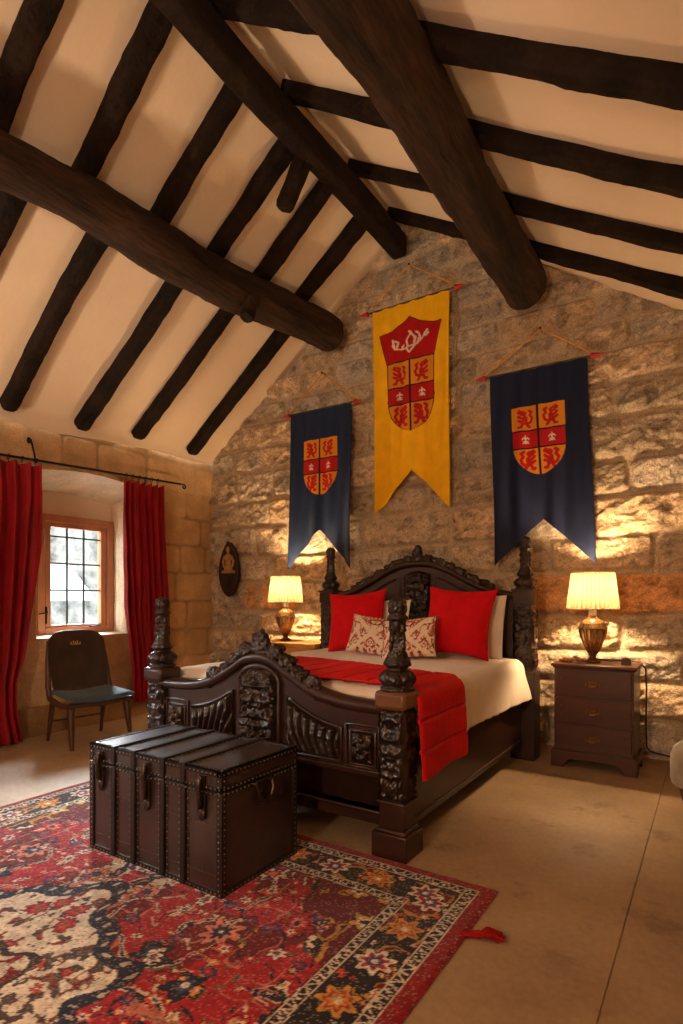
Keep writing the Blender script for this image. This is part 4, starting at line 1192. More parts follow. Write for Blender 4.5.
    e = (len(xs) - 1) * len(prof); r.f.append(tuple(range(len(prof)))); r.f.append(tuple(e + j for j in reversed(range(len(prof)))))
    r.build('top_rail', M['bed_flat'], hb, ang=60)
    yb = HY - .022
    relief_panel('carved_centre', np.linspace(-.13, .13, 50), lambda x: .95, lambda x: 1.535 - 2.2 * x * x, yb, lambda X, Z, U, V: .014 + .045 * carve(U * 2 - 1, V, 9, 6), M['bed'], hb, 120)
    for sg in (-1, 1):
        q = [(sg * x, yb - .004, .85) for x in (.17, .80)] + [(sg * x, yb - .004, htop(x) - .10) for x in np.linspace(.80, .17, 16)]
        MB().tube(q, .011, 8, closed=True).build('panel_moulding', M['bed_flat'], hb)
    c = MB()
    for sg in (-1, 1):
        for i, d in enumerate(np.arange(.05, .68, .052)):
            z = htop(d) + .038; sl = math.atan2(htop(d + .02) - htop(d - .02), .04); r = .036 - .012 * d
            leafblob(c, sg * d, HY, z + (.012 if i % 2 else 0), r * 1.35, r * .75, .036, sg * (sl + .6))
            leafblob(c, sg * d, HY - .03, z - .035, r * 1.2, r * .6, .026, sg * (sl - .7))
            if i % 3 == 1: scroll(c, sg * d, z + .004, HY - .03, .034, 1.3, .012, PI / 2, sg)
        c.tube([(sg * d, HY - .005, htop(d) + .018) for d in np.linspace(.0, .70, 20)], .026, 8)
    for z, rx in ((1.63, .062), (1.665, .045), (1.70, .036), (1.74, .030)): c.ball((0, HY - .005, z), (rx, rx * .8, rx), 12, 8)
    for sg in (-1, 1): leafblob(c, sg * .03, HY - .02, 1.69, .016, .04, .03, 0)
    o = c.build('carved_crest', M['bed'], hb); remesh(o, .0075, .016, 58, 7)
    sl = MB()
    for y in np.linspace(.15, HY - .15, 12): sl.box((-.90, y - .04, .40), (.90, y + .04, .42))
    sl.build('slats', M['bed_flat'], t, smooth=False)
build_bed()
BX, BY = -2.25, 2.6

# ----------------------------------------------------------------------------
# bedding
# ----------------------------------------------------------------------------
def drape_path(hx, ztop, zl, zr, r, n_side, n_top):
    """cross-section of a cloth over the mattress: (x, z, side weight, arc)"""
    pts = []
    for z in np.linspace(zl, ztop - r, n_side): pts.append((-hx, z))
    for a in np.linspace(PI, PI / 2, 9)[1:]: pts.append((-hx + r + r * math.cos(a), ztop - r + r * math.sin(a)))
    for x in np.linspace(-hx + r, hx - r, n_top)[1:]: pts.append((x, ztop))
    for a in np.linspace(PI / 2, 0, 9)[1:]: pts.append((hx - r + r * math.cos(a), ztop - r + r * math.sin(a)))
    for z in np.linspace(ztop - r, zr, n_side)[1:]: pts.append((hx, z))
    return np.array(pts)

def build_bedding():
    t = thing('mattress', 'pale mattress under the cream bedspread, lying inside the carved bed', 'mattress', (BX, BY + 1.06, .42))
    mb = MB(); mb.box((-.885, -.96, .002), (.885, .955, .345))
    o = mb.build('ticking', M['linen_grey'], t, bevel=.05)
    # bedspread
    p = drape_path(.972, .795, .50, .49, .075, 22, 60)
    ys = np.concatenate([[.125, .126, .132, .15, .18], np.linspace(.22, 2.005, 110)])
    dz = np.concatenate([[-.20, -.11, -.05, -.015, -.003], np.zeros(110)])
    A = np.arange(len(p)); X = np.repeat(p[None, :, 0], len(ys), 0); Z = np.repeat(p[None, :, 1], len(ys), 0); Y = np.repeat(ys[:, None], len(p), 1)
    side = sstep(.75, .45, Z)
    wv = np.sin(Y * 13 + 1.5 * np.sin(Y * 5)) * .012 + np.sin(Y * 29) * .004
    X = X + np.sign(X) * side * (np.abs(wv) * 1.1 + .002 + .055 * sstep(1.5, 2.0, Y))
    topm = (Z > .7)
    Z = Z + topm * (.012 * np.cos(X * 1.5) + .006 * (fbm(X * 6, Y * 6, seed=3, octv=4) - .5) * 2 + .004 * (ridged(X * 2.5, Y * 4, seed=4, octv=2) - .6)) + dz[:, None] * sstep(.55, .72, Z)
    Z = Z + side * (.008 * np.sin(Y * 7 + 1) - .03 * sstep(1.5, 2.0, Y) * 0)
    e = np.array([BX, BY, 0])
    q = np_grid('bedspread', np.stack([X, Y, Z], -1), M['linen']); q.location = (BX, BY, 0)
    md = q.modifiers.new('s', 'SOLIDIFY'); md.thickness = .008; md.offset = 1
    tag(q, 'cream bedspread over the bed hanging down its right side behind the red quilt', 'bedspread')
    # quilted red throw
    p = drape_path(.995, .828, .40, .375, .085, 70, 190); p = p[p[:, 0] > -.42]; p = p[(p[:, 1] > .8) | (p[:, 0] > 0)]
    seg = np.hypot(*np.diff(p, axis=0).T); arc = np.concatenate([[0], np.cumsum(seg)])
    t_ = np.linspace(0, 1, 200)
    Xp = np.repeat(p[None, :, 0], 200, 0); Zp = np.repeat(p[None, :, 1], 200, 0)
    yn = .115 - .085 * sstep(.93, .995, p[:, 0]); yf = np.clip(.84 - .22 * p[:, 0], .665, 1.1)
    Yp = yn[None] + (yf - yn)[None] * t_[:, None]
    s = np.repeat(arc[None], 200, 0)
    seam = np.abs(((s - arc[-1] + .14) / .155) % 1 - .5) * 2       # rows of quilting
    puff = np.clip(1 - (1 - seam) ** 1 * 0 - np.exp(-((1 - seam) / .10) ** 2), 0, 1)
    rib = .5 + .5 * np.cos(Yp * 2 * PI / .0235 + .8 * np.sin(s * 6))
    h = .012 * puff + .0035 * rib * puff + .006 * (fbm(Xp * 5, Yp * 5, s * 3, 9, 3) - .5)
    edge = np.minimum(t_, 1 - t_)[:, None] / .05; h = h * np.clip(edge, 0, 1) ** .5 * (1 + 0 * s)
    NX = np.gradient(Zp, axis=1); NZ = -np.gradient(Xp, axis=1); nl = np.hypot(NX, NZ) + 1e-9
    sd = np.clip((.74 - Zp) / .3, 0, 1)
    Xq = Xp - NX / nl * h + np.sign(Xp) * sd * (.012 + .012 * np.sin(Yp * 9 + 1)); Zq = Zp - NZ / nl * h
    top = (Zp > .8); Zq = Zq + top * (.012 * np.cos(Xp * 1.5))
    Yq = Yp + .010 * (fbm(s * 2, t_[:, None] * 2, seed=6, octv=2) - .5) - .03 * sd * (1 - t_[:, None]) * 0
    q = np_grid('quilt', np.stack([Xq, Yq, Zq], -1), M['red_quilt']); q.location = (BX, BY, 0)
    md = q.modifiers.new('s', 'SOLIDIFY'); md.thickness = .016; md.offset = -1
    tag(q, 'bright red quilted throw folded across the foot of the bed and down its side', 'quilt')
build_bedding()

def pillow_mesh(w, h, t, seed, pinch=.07, sag=.0):
    n = 56; u = np.linspace(-1, 1, n)
    U, V = np.meshgrid(u, u, indexing='ij')
    X = U * w / 2 * (1 - pinch * (1 - V ** 2)); Z = V * h / 2 * (1 - pinch * (1 - U ** 2))
    b = np.clip((1 - U ** 2) * (1 - V ** 2), 0, 1) ** .42
    wr = .010 * (ridged(U * 2.0, V * 2.0, seed=seed, octv=3) - .6) * b + .010 * (fbm(U * 2, V * 2, seed=seed + 3, octv=2) - .5) * b
    low = 1 + .18 * (-V)
    Y = t / 2 * b * low + wr
    F = np.stack([X, -Y, Z], -1); B = np.stack([X, Y * .9, Z], -1)
    return F, B, U, V
def build_cushion(name, label, cat, grp, w, h, t, loc, lean, yaw, roll, mat, seed, colf=None, piping=None, pinch=.07):
    F, B, U, V = pillow_mesh(w, h, t, seed, pinch)
    P = np.concatenate([F.reshape(-1, 3), B.reshape(-1, 3)]); n = F.shape[0]
    Fa = grid_faces(n, n); Fb = grid_faces(n, n, flip=True) + n * n
    ring = [(i, 0) for i in range(n - 1)] + [(n - 1, j) for j in range(n - 1)] + [(i, n - 1) for i in range(n - 1, 0, -1)] + [(0, j) for j in range(n - 1, 0, -1)]
    idx = np.array([i * n + j for i, j in ring]); nx = np.roll(idx, -1)
    Fe = np.stack([idx, nx, nx + n * n, idx + n * n], -1)
    P = P + np.array([0, 0, h / 2])
    col = None
    if colf is not None:
        c = colf(U, V).reshape(-1, 3); col = np.concatenate([c, c])
    root = thing(name, label, cat, loc, 0, grp)
    root.rotation_euler = Euler((-lean, roll, yaw), 'XYZ')
    np_mesh('cover', P, np.concatenate([Fa, Fb, Fe]), mat, root, col)
    if piping:
        pts = []
        for i, j in ring[::3]:
            q = (F[i, j] + B[i, j]) / 2; pts.append((q[0], q[1], q[2] + h / 2))
        MB().tube(pts, .006, 6, closed=True).build('piping', piping, root)
    return root
def damask(U, V):
    cr = np.array(lin(226, 208, 184)); rd = np.array(lin(150, 40, 32)); r2 = np.array(lin(176, 84, 66))
    col = np.broadcast_to(cr, U.shape + (3,)).copy()
    au, av = np.abs(((U * 1.5) % 1) * 2 - 1), V
    n = ridged(au * 2.4, av * 2.4 + .2, seed=5, octv=2); n2 = fbm(au * 5, av * 5, seed=7, octv=3)
    d = np.abs(np.abs(U) * 1.15 - np.abs(V))
    band = (d > .16)
    col = put(col, band & (n > .66), rd); col = put(col, band & (n2 > .58), r2); col = put(col, band & (n > .86), cr)
    col = put(col, (~band) & (n > .93), r2)
    return col
LZ = .815
RC = 'scatter cushions on the bed'
build_cushion('pillow', 'cream pillow on the bed behind the right red cushion', 'pillow', 'cream pillows against the headboard', .56, .52, .11, (-1.69, 4.50, LZ - .01), .20, -.04, 0, M['linen'], 3, pinch=.04)
build_cushion('pillow', 'cream pillow on the bed behind the left red cushion and the patterned cushion', 'pillow', 'cream pillows against the headboard', .60, .48, .11, (-2.56, 4.50, LZ - .01), .20, .04, 0, M['linen'], 4, pinch=.04)
build_cushion('cushion', 'plain red square cushion on the left of the bed beside the left bedside lamp', 'cushion', RC, .57, .56, .20, (-2.66, 4.32, LZ), .26, .16, math.radians(-5), M['red_cushion'], 5, pinch=.12)
build_cushion('cushion', 'plain red square cushion on the right of the bed before a cream pillow', 'cushion', RC, .58, .58, .20, (-1.745, 4.29, LZ + .005), .28, .03, math.radians(3), M['red_cushion'], 6, pinch=.12)
build_cushion('cushion', 'cream cushion with red damask leaves in front of the left red cushion', 'cushion', RC, .50, .33, .15, (-2.38, 4.10, LZ + .005), .32, .04, math.radians(5), M['pattern_cloth'], 7, damask)
build_cushion('cushion', 'cream and rust patterned cushion with brown piping leaning on the right red cushion', 'cushion', RC, .46, .33, .15, (-2.00, 4.02, LZ + .005), .34, .10, math.radians(-6), M['pattern_cloth'], 8, damask, M['dark_wood'])

# ----------------------------------------------------------------------------
# banners
# ----------------------------------------------------------------------------
BEAST = [[(-.25, -.75), (-.1, -.35), (-.15, .05), (.1, .4), (.4, .55)], [(.4, .55), (.62, .72), (.5, .85), (.3, .78)], [(-.15, .1), (.3, .05), (.6, .3)], [(-.1, -.05), (.3, -.3), (.62, -.15)],
         [(-.2, -.4), (.25, -.55), (.35, -.85), (.6, -.85)], [(-.25, -.7), (-.45, -.9)], [(-.2, -.55), (-.6, -.4), (-.75, .05), (-.5, .35), (-.7, .65), (-.45, .8)], [(.05, .35), (-.1, .6), (.15, .75)]]
FLEUR = [[(0, -.8), (0, .8)], [(-.6, .1), (-.3, .45), (0, .0), (.3, .45), (.6, .1)], [(-.4, -.35), (.4, -.35)], [(-.5, -.75), (0, -.5), (.5, -.75)]]
STAG = [[(-.95, .1), (-.8, -.3), (-.45, -.45), (0, -.35), (.4, -.2), (.7, .1), (.95, .7)], [(-.8, -.3), (-.95, .55)], [(-.7, -.35), (-.62, .2), (-.8, .4)], [(-.2, -.4), (0, -.85), (.25, -.35)], [(-.1, -.3), (-.15, .3), (.1, .75), (0, .95)],
        [(.1, .7), (.3, .35), (.25, -.1)], [(.6, 0), (.5, .6), (.35, .8)], [(.75, .2), (.9, .25), (1, .45)], [(-.45, -.45), (-.35, -.1)], [(.42, -.2), (.48, .2)]]
def strokes(x, y, segs, flip=1):
    d = np.full(x.shape, 9.)
    for pl in segs:
        for (ax, ay), (bx, by) in zip(pl[:-1], pl[1:]):
            ax_, bx_ = ax * flip, bx * flip
            dx, dy = bx_ - ax_, by - ay; L = dx * dx + dy * dy
            t = np.clip(((x - ax_) * dx + (y - ay) * dy) / L, 0, 1)
            d = np.minimum(d, np.hypot(x - ax_ - t * dx, y - ay - t * dy))
    return d
def shield(col, x, q, hw, q0, r1, r2, qh, outline):
    """quartered shield: x across, q down from its top edge"""
    GO, RE, WH, LN = np.array(lin(212, 138, 36)), np.array(lin(176, 18, 26)), np.array(lin(222, 206, 190)), np.array(lin(38, 14, 24))
    qq = q - q0; H = qh
    wd = np.where(qq < H * .55, hw, hw * np.sqrt(np.clip(1 - ((qq - H * .55) / (H * .45)) ** 2, 0, 1)) ** 1.15)
    ins = (qq > 0) & (qq < H) & (np.abs(x) < wd)
    o2 = (qq > -outline) & (qq < H + outline * .8) & (np.abs(x) < wd + outline)
    if outline: col = put(col, o2, LN)
    col = put(col, ins, GO); col = put(col, ins & (qq > r1) & (qq < r2), RE)
    for sg in (-1, 1):
        cx = sg * hw * .5
        for (c0, c1, st, c, th) in ((0, r1, BEAST, RE, .13), (r1, r2, FLEUR, WH, .12), (r2, H, BEAST, RE, .15)):
            ry = (c1 - c0) / 2 * (.78 if st is BEAST else .55); rx = hw * (.38 if st is BEAST else .2); cy = (c0 + c1) / 2 - (.015 if c0 == r2 else 0)
            sh = sg * hw * .08 if c0 == r2 else 0
            d = strokes((x - cx + sh) / rx, -(qq - cy) / ry * (1), st, sg if c0 == 0 else -sg)
            wob = .05 * (fbm(x * 60, q * 60, seed=3, octv=2) - .5)
            col = put(col, ins & (d + wob < th), c)
    ln = .009
    col = put(col, ins & (np.abs(x) < ln), LN)
    for r in (r1, r2): col = put(col, ins & (np.abs(qq - r) < ln * .75), LN)
    return col
def build_banner(label, cx, ztop, wt, wb, ztip, znotch, zapex, base, kind, seed, rodx0, rodx1, lean=0.):
    Yp = 5.10
    t = thing('banner', label, 'banner', (cx, Yp, ztop), 0, None)
    u = np.linspace(-1, 1, 170); v = np.linspace(0, 1, 380)
    V, U = np.meshgrid(v, u, indexing='ij')
    bot = (ztip - ztop) + (znotch - ztip) * (1 - np.abs(U)) ** .96
    Zl = V * bot
    hw = (wt + (wb - wt) * np.clip(-Zl / (ztop - ztip), 0, 1)) / 2
    x = U * hw; q = -Zl; lx_ = lean * sstep(0, 1, q / (ztop - ztip))
    low = sstep(.0, 1, q / (ztop - ztip))
    Yl = -(.012 + .030 * low * (.5 + .5 * np.sin(U * 5.2 + seed + .6 * q)) + .016 * low * np.sin(U * 11 + seed * 2 - q) + .006 * np.sin(U * 17 + q * 3)) - .03 * low * np.abs(U) ** 3
    col = np.broadcast_to(np.array(base), x.shape + (3,)).copy()
    edge = np.abs(U) > .985
    col = put(col, edge, np.array(base) * .8)
    if kind == 'chief':
        RE = np.array(lin(176, 16, 22)); WH = np.array(lin(222, 206, 190))
        hwq = np.interp(q, [.25, .60], [.335, .245])
        topq = np.interp(np.abs(x), [0, .335], [.15, .27]) + .03 * np.sin(np.clip(np.abs(x) / .335, 0, 1) * PI)
        col = put(col, (q > topq - .010) & (q < .59) & (np.abs(x) < hwq + .008), np.array(lin(60, 14, 20)))
        col = put(col, (q > topq) & (q < .585) & (np.abs(x) < hwq), RE)
        d = strokes(x / .20, -(q - .40) / .115, STAG); wob = .05 * (fbm(x * 50, q * 50, seed=3, octv=2) - .5)
        col = put(col, d + wob < .058, WH)
        col = shield(col, x, q, .245, .575, .25, .42, .69, .012)
    else:
        col = shield(col, x, q, .222, .32, .215, .37, .605, 0)
    c = np_grid('cloth', np.stack([x + lx_, Yl, Zl], -1), M['banner'], t, col=col)
    md = c.modifiers.new('s', 'SOLIDIFY'); md.thickness = .003
    h = MB(); h.tube([(-wt / 2, -.012, 0), (wt / 2, -.012, 0)], .017, 10)
    a, b = rodx0 - cx, rodx1 - cx
    MB().tube([(a + .03, -.012, .004), (b - .03, -.012, .004)], .009, 8).build('pole', M['dark_wood'], t)
    for e, sg in ((a, 1), (b, -1)):
        o = MB().tube([(e - sg * .02, -.012, .004), (e, -.012, .004), (e + sg * .075, -.012, .004), (e + sg * .08, -.012, .004)], [.003, .008, .026, .018], 12).build('pole_tip', M['red_paint'], t)
        o['label'] = 'red cone on the end of the pole'
    ax = .0 if kind == 'chief' else .035
    zA = zapex - ztop
    MB().tube([(a + .05, -.014, .01), (ax * .5 + a * .5, -.018, zA * .5 - .006), (ax, -.016, zA), (ax * .5 + b * .5, -.018, zA * .5 - .006), (b - .05, -.014, .01)], .0075, 6).build('hanging_cord', M['cord'], t)
    MB().tube([(ax, .045, zA + .004), (ax, -.024, zA + .006)], [.006, .006], 8).ball((ax, -.026, zA + .006), .011, 8, 6).build('nail', M['iron'], t)
NV = lin(26, 42, 74)
build_banner('yellow swallowtail banner with red crest, highest and between the two navy banners', -2.52, 4.2, .83, .79, 2.135, 2.545, 4.56, lin(244, 186, 16), 'chief', 1.0, -3.07, -1.97, .04)
build_banner('navy swallowtail banner with quartered shield hanging over the left bedside lamp', -3.594, 3.335, .795, .86, 1.595, 2.03, 3.715, NV, 'plain', 2.2, -4.09, -3.08)
build_banner('navy swallowtail banner with quartered shield hanging over the right bedside lamp', -1.30, 3.285, .82, .835, 1.575, 1.975, 3.61, lin(22, 32, 62), 'plain', 3.4, -1.83, -.785, .065)

# ----------------------------------------------------------------------------
# bedside furniture and lamps
# ----------------------------------------------------------------------------
def build_nightstand():
    x0, x1, y0, y1 = -1.068, -.472, 4.60, 5.03
    cx = (x0 + x1) / 2
    t = thing('nightstand', 'dark mahogany chest of three drawers against the stone wall right of the bed', 'nightstand', (cx, y0, 0))
    hx = (x1 - x0) / 2; D = y1 - y0
    b = MB(); b.box((-hx + .022, .018, .125), (hx - .022, D, .765)); b.build('carcass', M['mahogany'], t, bevel=.004)
    p = MB(); p.box((-hx + .0, .0, .767), (hx - .0, D + .004, .79)); p.box((-hx + .010, .008, .755), (hx - .010, D, .767)); p.build('top', M['mahogany'], t, bevel=.006)
    # bracket-footed plinth with a shaped apron
    f = MB()
    ap = [(-hx, 0), (-hx + .09, 0), (-hx + .10, .03), (-hx + .125, .062), (-hx + .17, .07), (hx - .17, .07), (hx - .125, .062), (hx - .10, .03), (hx - .09, 0), (hx, 0), (hx, .115), (hx - .012, .132), (-hx + .012, .132), (-hx, .115)]
    f.prism(ap, 1, .0, .022)
    for sg in (-1, 1):
        xa, xb = sorted((sg * hx, sg * (hx - .022)))
        sp = [(.022, 0), (.10, 0), (.12, .06), (D - .12, .06), (D - .10, 0), (D, 0), (D, .125), (.022, .125)]
        f.prism(sp, 0, xa, xb)
    f.build('plinth', M['mahogany'], t, bevel=.003)
    for z0, z1 in ((.555, .745), (.350, .535), (.145, .330)):
        d = MB(); d.box((-hx + .036, .002, z0), (hx - .036, .10, z1)); q = .012
        o = d.build('drawer', M['mahogany'], t, bevel=.005)
        zc = (z0 + z1) / 2; k = MB()
        pl = [(.052 * math.cos(a), zc + .022 * math.sin(a) * (1 + .25 * math.cos(2 * a))) for a in np.linspace(0, 2 * PI, 24, endpoint=False)]
        k.prism(pl, 1, -.004, .003)
        for sg in (-1, 1): k.ball((sg * .034, -.010, zc + .008), .007, 8, 6)
        k.tube([(-.034, -.014, zc + .006), (-.030, -.022, zc - .008), (-.014, -.024, zc - .017), (.014, -.024, zc - .017), (.030, -.022, zc - .008), (.034, -.014, zc + .006)], .0042, 6)
        h = k.build('handle', M['old_brass'], o); h['label'] = 'dark brass bail handle'
        for sg in (-1, 1):
            for dz in (-.035, .03): MB().ball((sg * (hx - .075), .0, zc + dz), (.006, .005, .006), 8, 6).build('stud', M['old_brass'], o)
        e = MB()
        for a, c in (((-hx + .036, z1 - .006), (hx - .036, z1)), ((-hx + .036, z0), (hx - .036, z0 + .006))): e.box((a[0], -.002, a[1]), (c[0], .004, c[1]))
        e.build('bead', M['mahogany'], o)
build_nightstand()

def build_left_stand():
    x0, x1, y0, y1 = -4.16, -3.31, 4.60, 5.03
    cx = (x0 + x1) / 2; hx = (x1 - x0) / 2; D = y1 - y0
    t = thing('nightstand', 'honey coloured wooden bedside cabinet left of the bed under the left lamp', 'nightstand', (cx, y0, 0))
    MB().box((-hx, -.0, .795), (hx, D, .832)).build('top', M['pine'], t, bevel=.006)
    MB().box((-hx + .03, .02, .09), (hx - .03, D, .795)).build('carcass', M['pine'], t, bevel=.004)
    for sg in (-1, 1):
        d = MB(); a, b = sorted((sg * .008, sg * (hx - .045))); d.box((a, .004, .13), (b, .03, .60)); o = d.build('door', M['pine'], t, bevel=.005)
        MB().ball((sg * .035, -.006, .40), .013, 10, 8).build('knob', M['old_brass'], o)
    d = MB(); d.box((-hx + .045, .004, .63), (hx - .045, .03, .775)); o = d.build('drawer', M['pine'], t, bevel=.005); MB().ball((0, -.006, .70), .013, 10, 8).build('knob', M['old_brass'], o)
    for sx in (-1, 1):
        for yy in (.05, D - .04): MB().tube([(sx * (hx - .06), yy, .1), (sx * (hx - .06), yy, 0)], [.03, .02], 10).build('leg', M['pine'], t)
build_left_stand()

def build_lamp(label, loc, sc, cord):
    t = thing('table_lamp', label, 'lamp', loc)
    S = lambda pr: [(r * sc, z * sc) for r, z in pr]
    MB().lathe(S([(.0, 0), (.056, .0), (.060, .006), (.056, .016), (.036, .024), (.026, .036), (.024, .05), (.034, .058), (.030, .066)]), 32, (0, 0, .001)).build('foot', M['old_brass'], t)
    rib = lambda a, z, r: 1 + .035 * math.cos(a * 16)
    MB().lathe(S([(.02, .062), (.034, .07), (.052, .10), (.072, .145), (.090, .195), (.101, .240), (.104, .262)]), 96, (0, 0, 0), rib).build('urn', M['mercury'], t)
    o = MB().lathe(S([(.105, .258), (.109, .266), (.105, .276), (.099, .283), (.094, .30), (.080, .322), (.056, .338), (.036, .346), (.028, .356), (.032, .364), (.022, .372)]), 40).build('shoulder', M['mercury'], t)
    MB().lathe(S([(.0, .366), (.028, .367), (.030, .375), (.028, .50), (.022, .507), (.012, .51)]), 20).build('candle_sleeve', M['socket_white'], t)
    MB().lathe(S([(r, z + .071) for r, z in [(.006, .436), (.012, .44), (.014, .455), (.024, .478), (.031, .502), (.031, .520), (.024, .538), (.012, .548), (.001, .551)]]), 20).build('bulb', M['bulb'], t)
    h = MB(); h.tube(S3([(-.03, 0, .42), (-.05, 0, .47), (-.048, 0, .56), (-.02, 0, .64), (0, 0, .655), (.02, 0, .64), (.048, 0, .56), (.05, 0, .47), (.03, 0, .42)], sc), .0022, 6)
    for a in range(3): h.tube(S3([(0, 0, .655), (.155 * math.cos(a * 2.094), .155 * math.sin(a * 2.094), .690)], sc), .002, 6)
    h.build('shade_harp', M['old_brass'], t)
    npl = 36; zb, zt = .418, .700
    def mod(a, z, r): return 1 + .028 * math.cos(a * npl)
    prof = [(.188 + (.154 - .188) * k / 14, zb + (zt - zb) * k / 14) for k in range(15)]
    s = MB().lathe(S(prof), npl * 8, (0, 0, 0), mod, caps=False).build('shade', M['shade'], t, fix=True)
    s['label'] = 'cream pleated lamp shade, lit'
    # where the pleats overlap the cloth is three layers thick and lets less light through
    me = s.data; n = len(me.vertices); co = np.empty(n * 3, np.float32); me.vertices.foreach_get('co', co); co = co.reshape(-1, 3)
    k = .5 + .5 * np.cos(np.arctan2(co[:, 1], co[:, 0]) * npl); k = .45 + .75 * k ** .8
    ca = me.color_attributes.new('Col', 'FLOAT_COLOR', 'POINT'); c4 = np.ones((n, 4), np.float32); c4[:, 0] = k; c4[:, 1] = k * (.82 + .18 * k); c4[:, 2] = k * (.6 + .4 * k)
    ca.data.foreach_set('color', c4.ravel())
    for r, z in ((.189, zb), (.155, zt)):
        MB().tube(S3([(r * math.cos(a), r * math.sin(a), z) for a in np.linspace(0, 2 * PI, 64, endpoint=False)], sc), .0045, 6, closed=True).build('shade_trim', M['linen'], s)
    if cord:
        L = Vector(loc)
        MB().tube([Vector(p) - L for p in cord], .0065, 8).build('cord', M['black_cord'], t)
    return t
def S3(pts, sc): return [tuple(c * sc for c in p) for p in pts]
build_lamp('lit table lamp with cream pleated shade on the dark nightstand right of the bed', (-.805, 4.83, .790), 1.0,
           [(-.80, 4.89, .80), (-.79, 5.0, .797), (-.62, 5.055, .795), (-.50, 5.055, .785), (-.455, 5.03, .74), (-.448, 5.01, .60), (-.452, 5.01, .30), (-.446, 5.005, .14), (-.42, 5.02, .105), (-.30, 5.03, .085), (-.12, 5.03, .03), (.05, 5.04, .008)])
build_lamp('lit table lamp with cream pleated shade on the honey wood cabinet left of the bed', (-3.865, 4.83, .832), .985, None)

def build_trinkets():
    t = thing('trinket_dish', 'small flat brown stone dish on the dark nightstand left of the lamp', 'dish', (-.985, 4.735, .790))
    def m1(a, z, r): return 1 + .12 * math.cos(a * 2 + .4) + .05 * math.cos(3 * a)
    MB().lathe([(0, 0), (.030, .0), (.044, .008), (.052, .022), (.050, .030), (.040, .026), (.022, .016), (.0, .014)], 28, mod=m1).build('bowl', M['trinket_stone'], t)
    mb = MB()
    for x, y, z, r in ((-.012, .004, .028, .017), (.014, -.006, .027, .015)): mb.ball((x, y, z), (r, r * .8, r * .7), 10, 7)
    mb.build('contents', M['trinket_stone'], t)
    b = thing('bird_ornament', 'tiny brown bird-like ornament on the nightstand beside the stone dish', 'ornament', (-.895, 4.76, .790))
    mb = MB(); mb.ball((0, 0, .022), (.030, .018, .020), 12, 8, Euler((0, .25, 0)).to_matrix()); mb.ball((-.024, 0, .042), .013, 10, 7); mb.tube([(-.034, 0, .042), (-.048, 0, .040)], [.005, .001], 6); mb.tube([(.02, 0, .026), (.055, 0, .034)], [.010, .004], 8); mb.lathe([(0, 0), (.018, 0), (.014, .006), (.0, .008)], 14)
    o = mb.build('bird_body', M['trinket_stone'], b); remesh(o, .003)
    c = thing('trinket_box', 'tiny dark domed box on the right front of the dark nightstand', 'box', (-.565, 4.80, .790))
    MB().box((-.034, -.024, 0), (.034, .024, .030)).build('box_body', M['trinket_dark'], c, bevel=.005)
    pl = [(.036 * math.cos(a), .031 + .024 * math.sin(a)) for a in np.linspace(0, PI, 14)]
    l = MB(); l.prism(pl, 1, -.026, .026); l.build('lid', M['trinket_dark'], c, bevel=.003)
    MB().ball((0, -.028, .031), (.006, .004, .008), 8, 6).build('clasp', M['old_brass'], c)
build_trinkets()

# carved plaque in the corner -------------------------------------------------
def build_plaque():
    t = thing('wall_plaque', 'dark almond-shaped carved plaque with pale figure on the wall near the corner', 'plaque', (-4.965, 5.125, 1.31))
    H = .66; n = 40
    def w(v): return .152 * (math.sin(PI * min(1, max(0, v)) ** .85) ** .72 if 0 < v < 1 else 0)
    pts = [(w(k / n), H * k / n) for k in range(n + 1)]
    poly = pts + [(-x, z) for x, z in reversed(pts[1:-1])]
    b = MB(); b.prism(poly, 1, -.025, .03); b.build('board', M['plaque'], t, bevel=.008)
    MB().tube([(x, -.027, z) for x, z in poly], .010, 8, closed=True).build('rim', M['plaque'], t)
    f = MB(); z0 = .30
    f.ball((0, -.035, z0 + .27), (.030, .026, .036), 12, 9)                            # head
    f.tube([(0, -.03, z0 + .24), (0, -.03, z0 + .20)], [.014, .018], 10)
    f.ball((0, -.03, z0 + .17), (.062, .026, .045), 14, 9); f.ball((0, -.03, z0 + .10), (.046, .026, .065), 14, 9); f.ball((0, -.03, z0 + .03), (.068, .026, .05), 14, 9)
    for sg in (-1, 1): f.tube([(sg * .055, -.03, z0 + .185), (sg * .085, -.028, z0 + .12), (sg * .07, -.034, z0 + .06), (sg * .04, -.038, z0 + .05)], [.018, .016, .014, .012], 8)
    f.box((-.11, -.032, z0 - .02), (.11, -.02, z0 + .012))
    o = f.build('carved_figure', M['plaque_figure'], t); remesh(o, .005, .006, 60, 2); o['label'] = 'pale carved half figure'
    g = MB()
    for k in range(5): g.tube([(-.10 + .03 * k * .5 + .02, -.027, .26 - .03 * k), (.0, -.034, .19 - .035 * k), (.10 - .03 * k * .5 - .02, -.027, .26 - .03 * k)], .008, 6)
    g.tube([(0, -.028, .04), (0, -.032, .27)], .009, 6)
    o = g.build('carved_leaves', M['plaque'], t)
build_plaque()

# pale upholstered stool at the right edge ------------------------------------
def build_stool():
    t = thing('upholstered_stool', 'pale grey round cloth-covered stool at the right edge near the nightstand', 'stool', (.085, 3.95, 0))
    md = lambda a, z, r: 1 + .012 * math.cos(a * 14 + z * 9)
    MB().lathe([(0, .0), (.20, .0), (.225, .02), (.25, .10), (.275, .2), (.285, .26), (.0, .262)], 56, mod=md).build('base', M['dark_skirt'], t)
    MB().lathe([(.0, .20), (.292, .205), (.305, .215), (.312, .25), (.314, .32), (.312, .37), (.298, .41), (.26, .44), (.18, .458), (.08, .463), (0, .464)], 64, mod=lambda a, z, r: 1 + (.02 * math.sin(a * 9 + 2) * (z < .3))).build('seat', M['grey_cloth'], t)
build_stool()

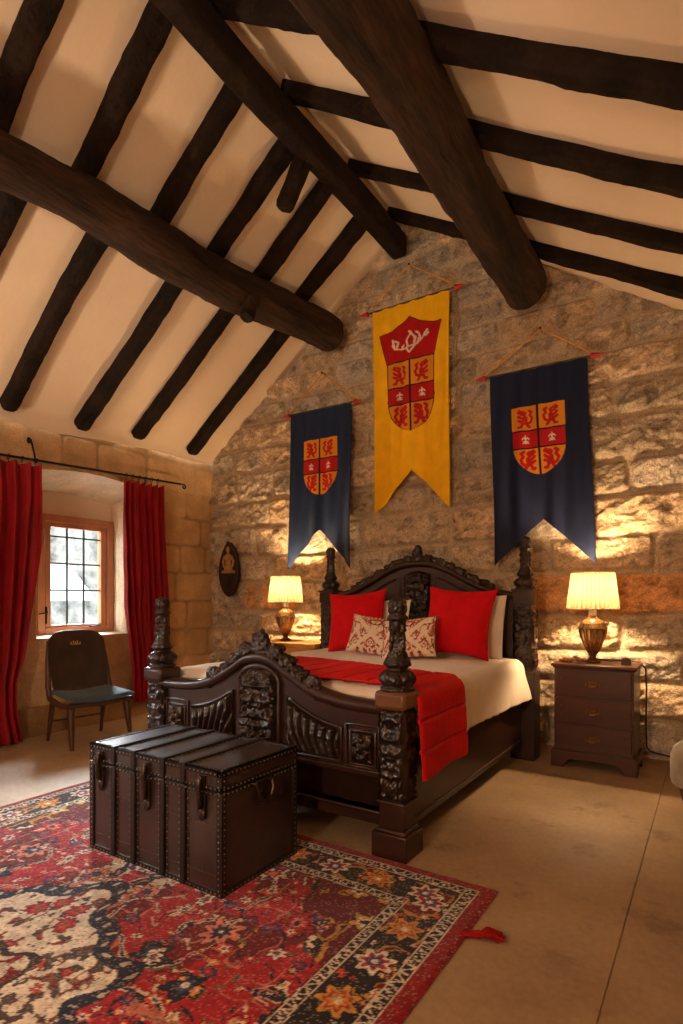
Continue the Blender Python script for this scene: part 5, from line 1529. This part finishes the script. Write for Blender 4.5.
# ----------------------------------------------------------------------------
# light
# ----------------------------------------------------------------------------
w = bpy.data.worlds.new('overcast_sky'); bpy.context.scene.world = w; w.use_nodes = True
bg = w.node_tree.nodes['Background']; bg.inputs[0].default_value = (.86, .93, 1.0, 1); bg.inputs[1].default_value = 4.2
def portal(y0, y1, z0, z1):
    l = bpy.data.lights.new('window_portal', 'AREA'); l.shape = 'RECTANGLE'; l.size = y1 - y0; l.size_y = z1 - z0; l.cycles.is_portal = True
    o = bpy.data.objects.new('window_portal', l); link(o); o.location = (-5.90, (y0 + y1) / 2, (z0 + z1) / 2)
    o.rotation_euler = (PI / 2, 0, -PI / 2)
portal(3.37, 3.96, 1.0, 2.04); portal(-.75, .35, 1.0, 2.05)
def fill_light(loc, col, watts, r):
    l = bpy.data.lights.new('room_fill', 'POINT'); l.energy = watts; l.color = col; l.shadow_soft_size = r
    o = bpy.data.objects.new('room_fill', l); link(o); o.location = loc
fill_light((-.9, -1.9, 1.9), (1.0, .74, .52), 200, .2)  # unseen warm fill added behind the camera, with no fitting
def ceiling_spot(loc, col, watts, tilt):
    l = bpy.data.lights.new('ceiling_fill', 'SPOT'); l.energy = watts; l.color = col; l.shadow_soft_size = .12
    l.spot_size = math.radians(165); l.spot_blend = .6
    o = bpy.data.objects.new('ceiling_fill', l); link(o); o.location = loc; o.rotation_euler = tilt
ceiling_spot((-4.4, -.2, 1.5), (1.0, .73, .50), 280, (PI, 0, 0))  # unseen spot added to brighten the ceiling and throw the log's shadow uphill
def daylight(loc, target, sx, sy, watts):  # area panel added outside a window to strengthen the light coming in
    l = bpy.data.lights.new('daylight_fill', 'AREA'); l.shape = 'RECTANGLE'; l.size = sx; l.size_y = sy; l.energy = watts; l.color = (.88, .94, 1)
    o = bpy.data.objects.new('daylight_fill', l); link(o); o.location = loc
    o.rotation_euler = (Vector(target) - Vector(loc)).to_track_quat('-Z', 'Y').to_euler()
daylight((-7.5, -2.35, 2.95), (-3.95, 2.1, 0), 1.9, 1.2, 1500)
daylight((-7.7, 5.1, 3.1), (-4.1, 2.2, 0), 1.8, 1.1, 1500)

sc = bpy.context.scene
sc.view_settings.view_transform = 'Standard'; sc.view_settings.look = 'None'
sc.view_settings.exposure = .25; sc.view_settings.gamma = 1; sc.view_settings.use_curve_mapping = False
sc.cycles.max_bounces = 8; sc.cycles.diffuse_bounces = 5; sc.cycles.transmission_bounces = 6; sc.cycles.transparent_max_bounces = 8
sc.cycles.use_denoising = True; sc.cycles.sample_clamp_indirect = 6
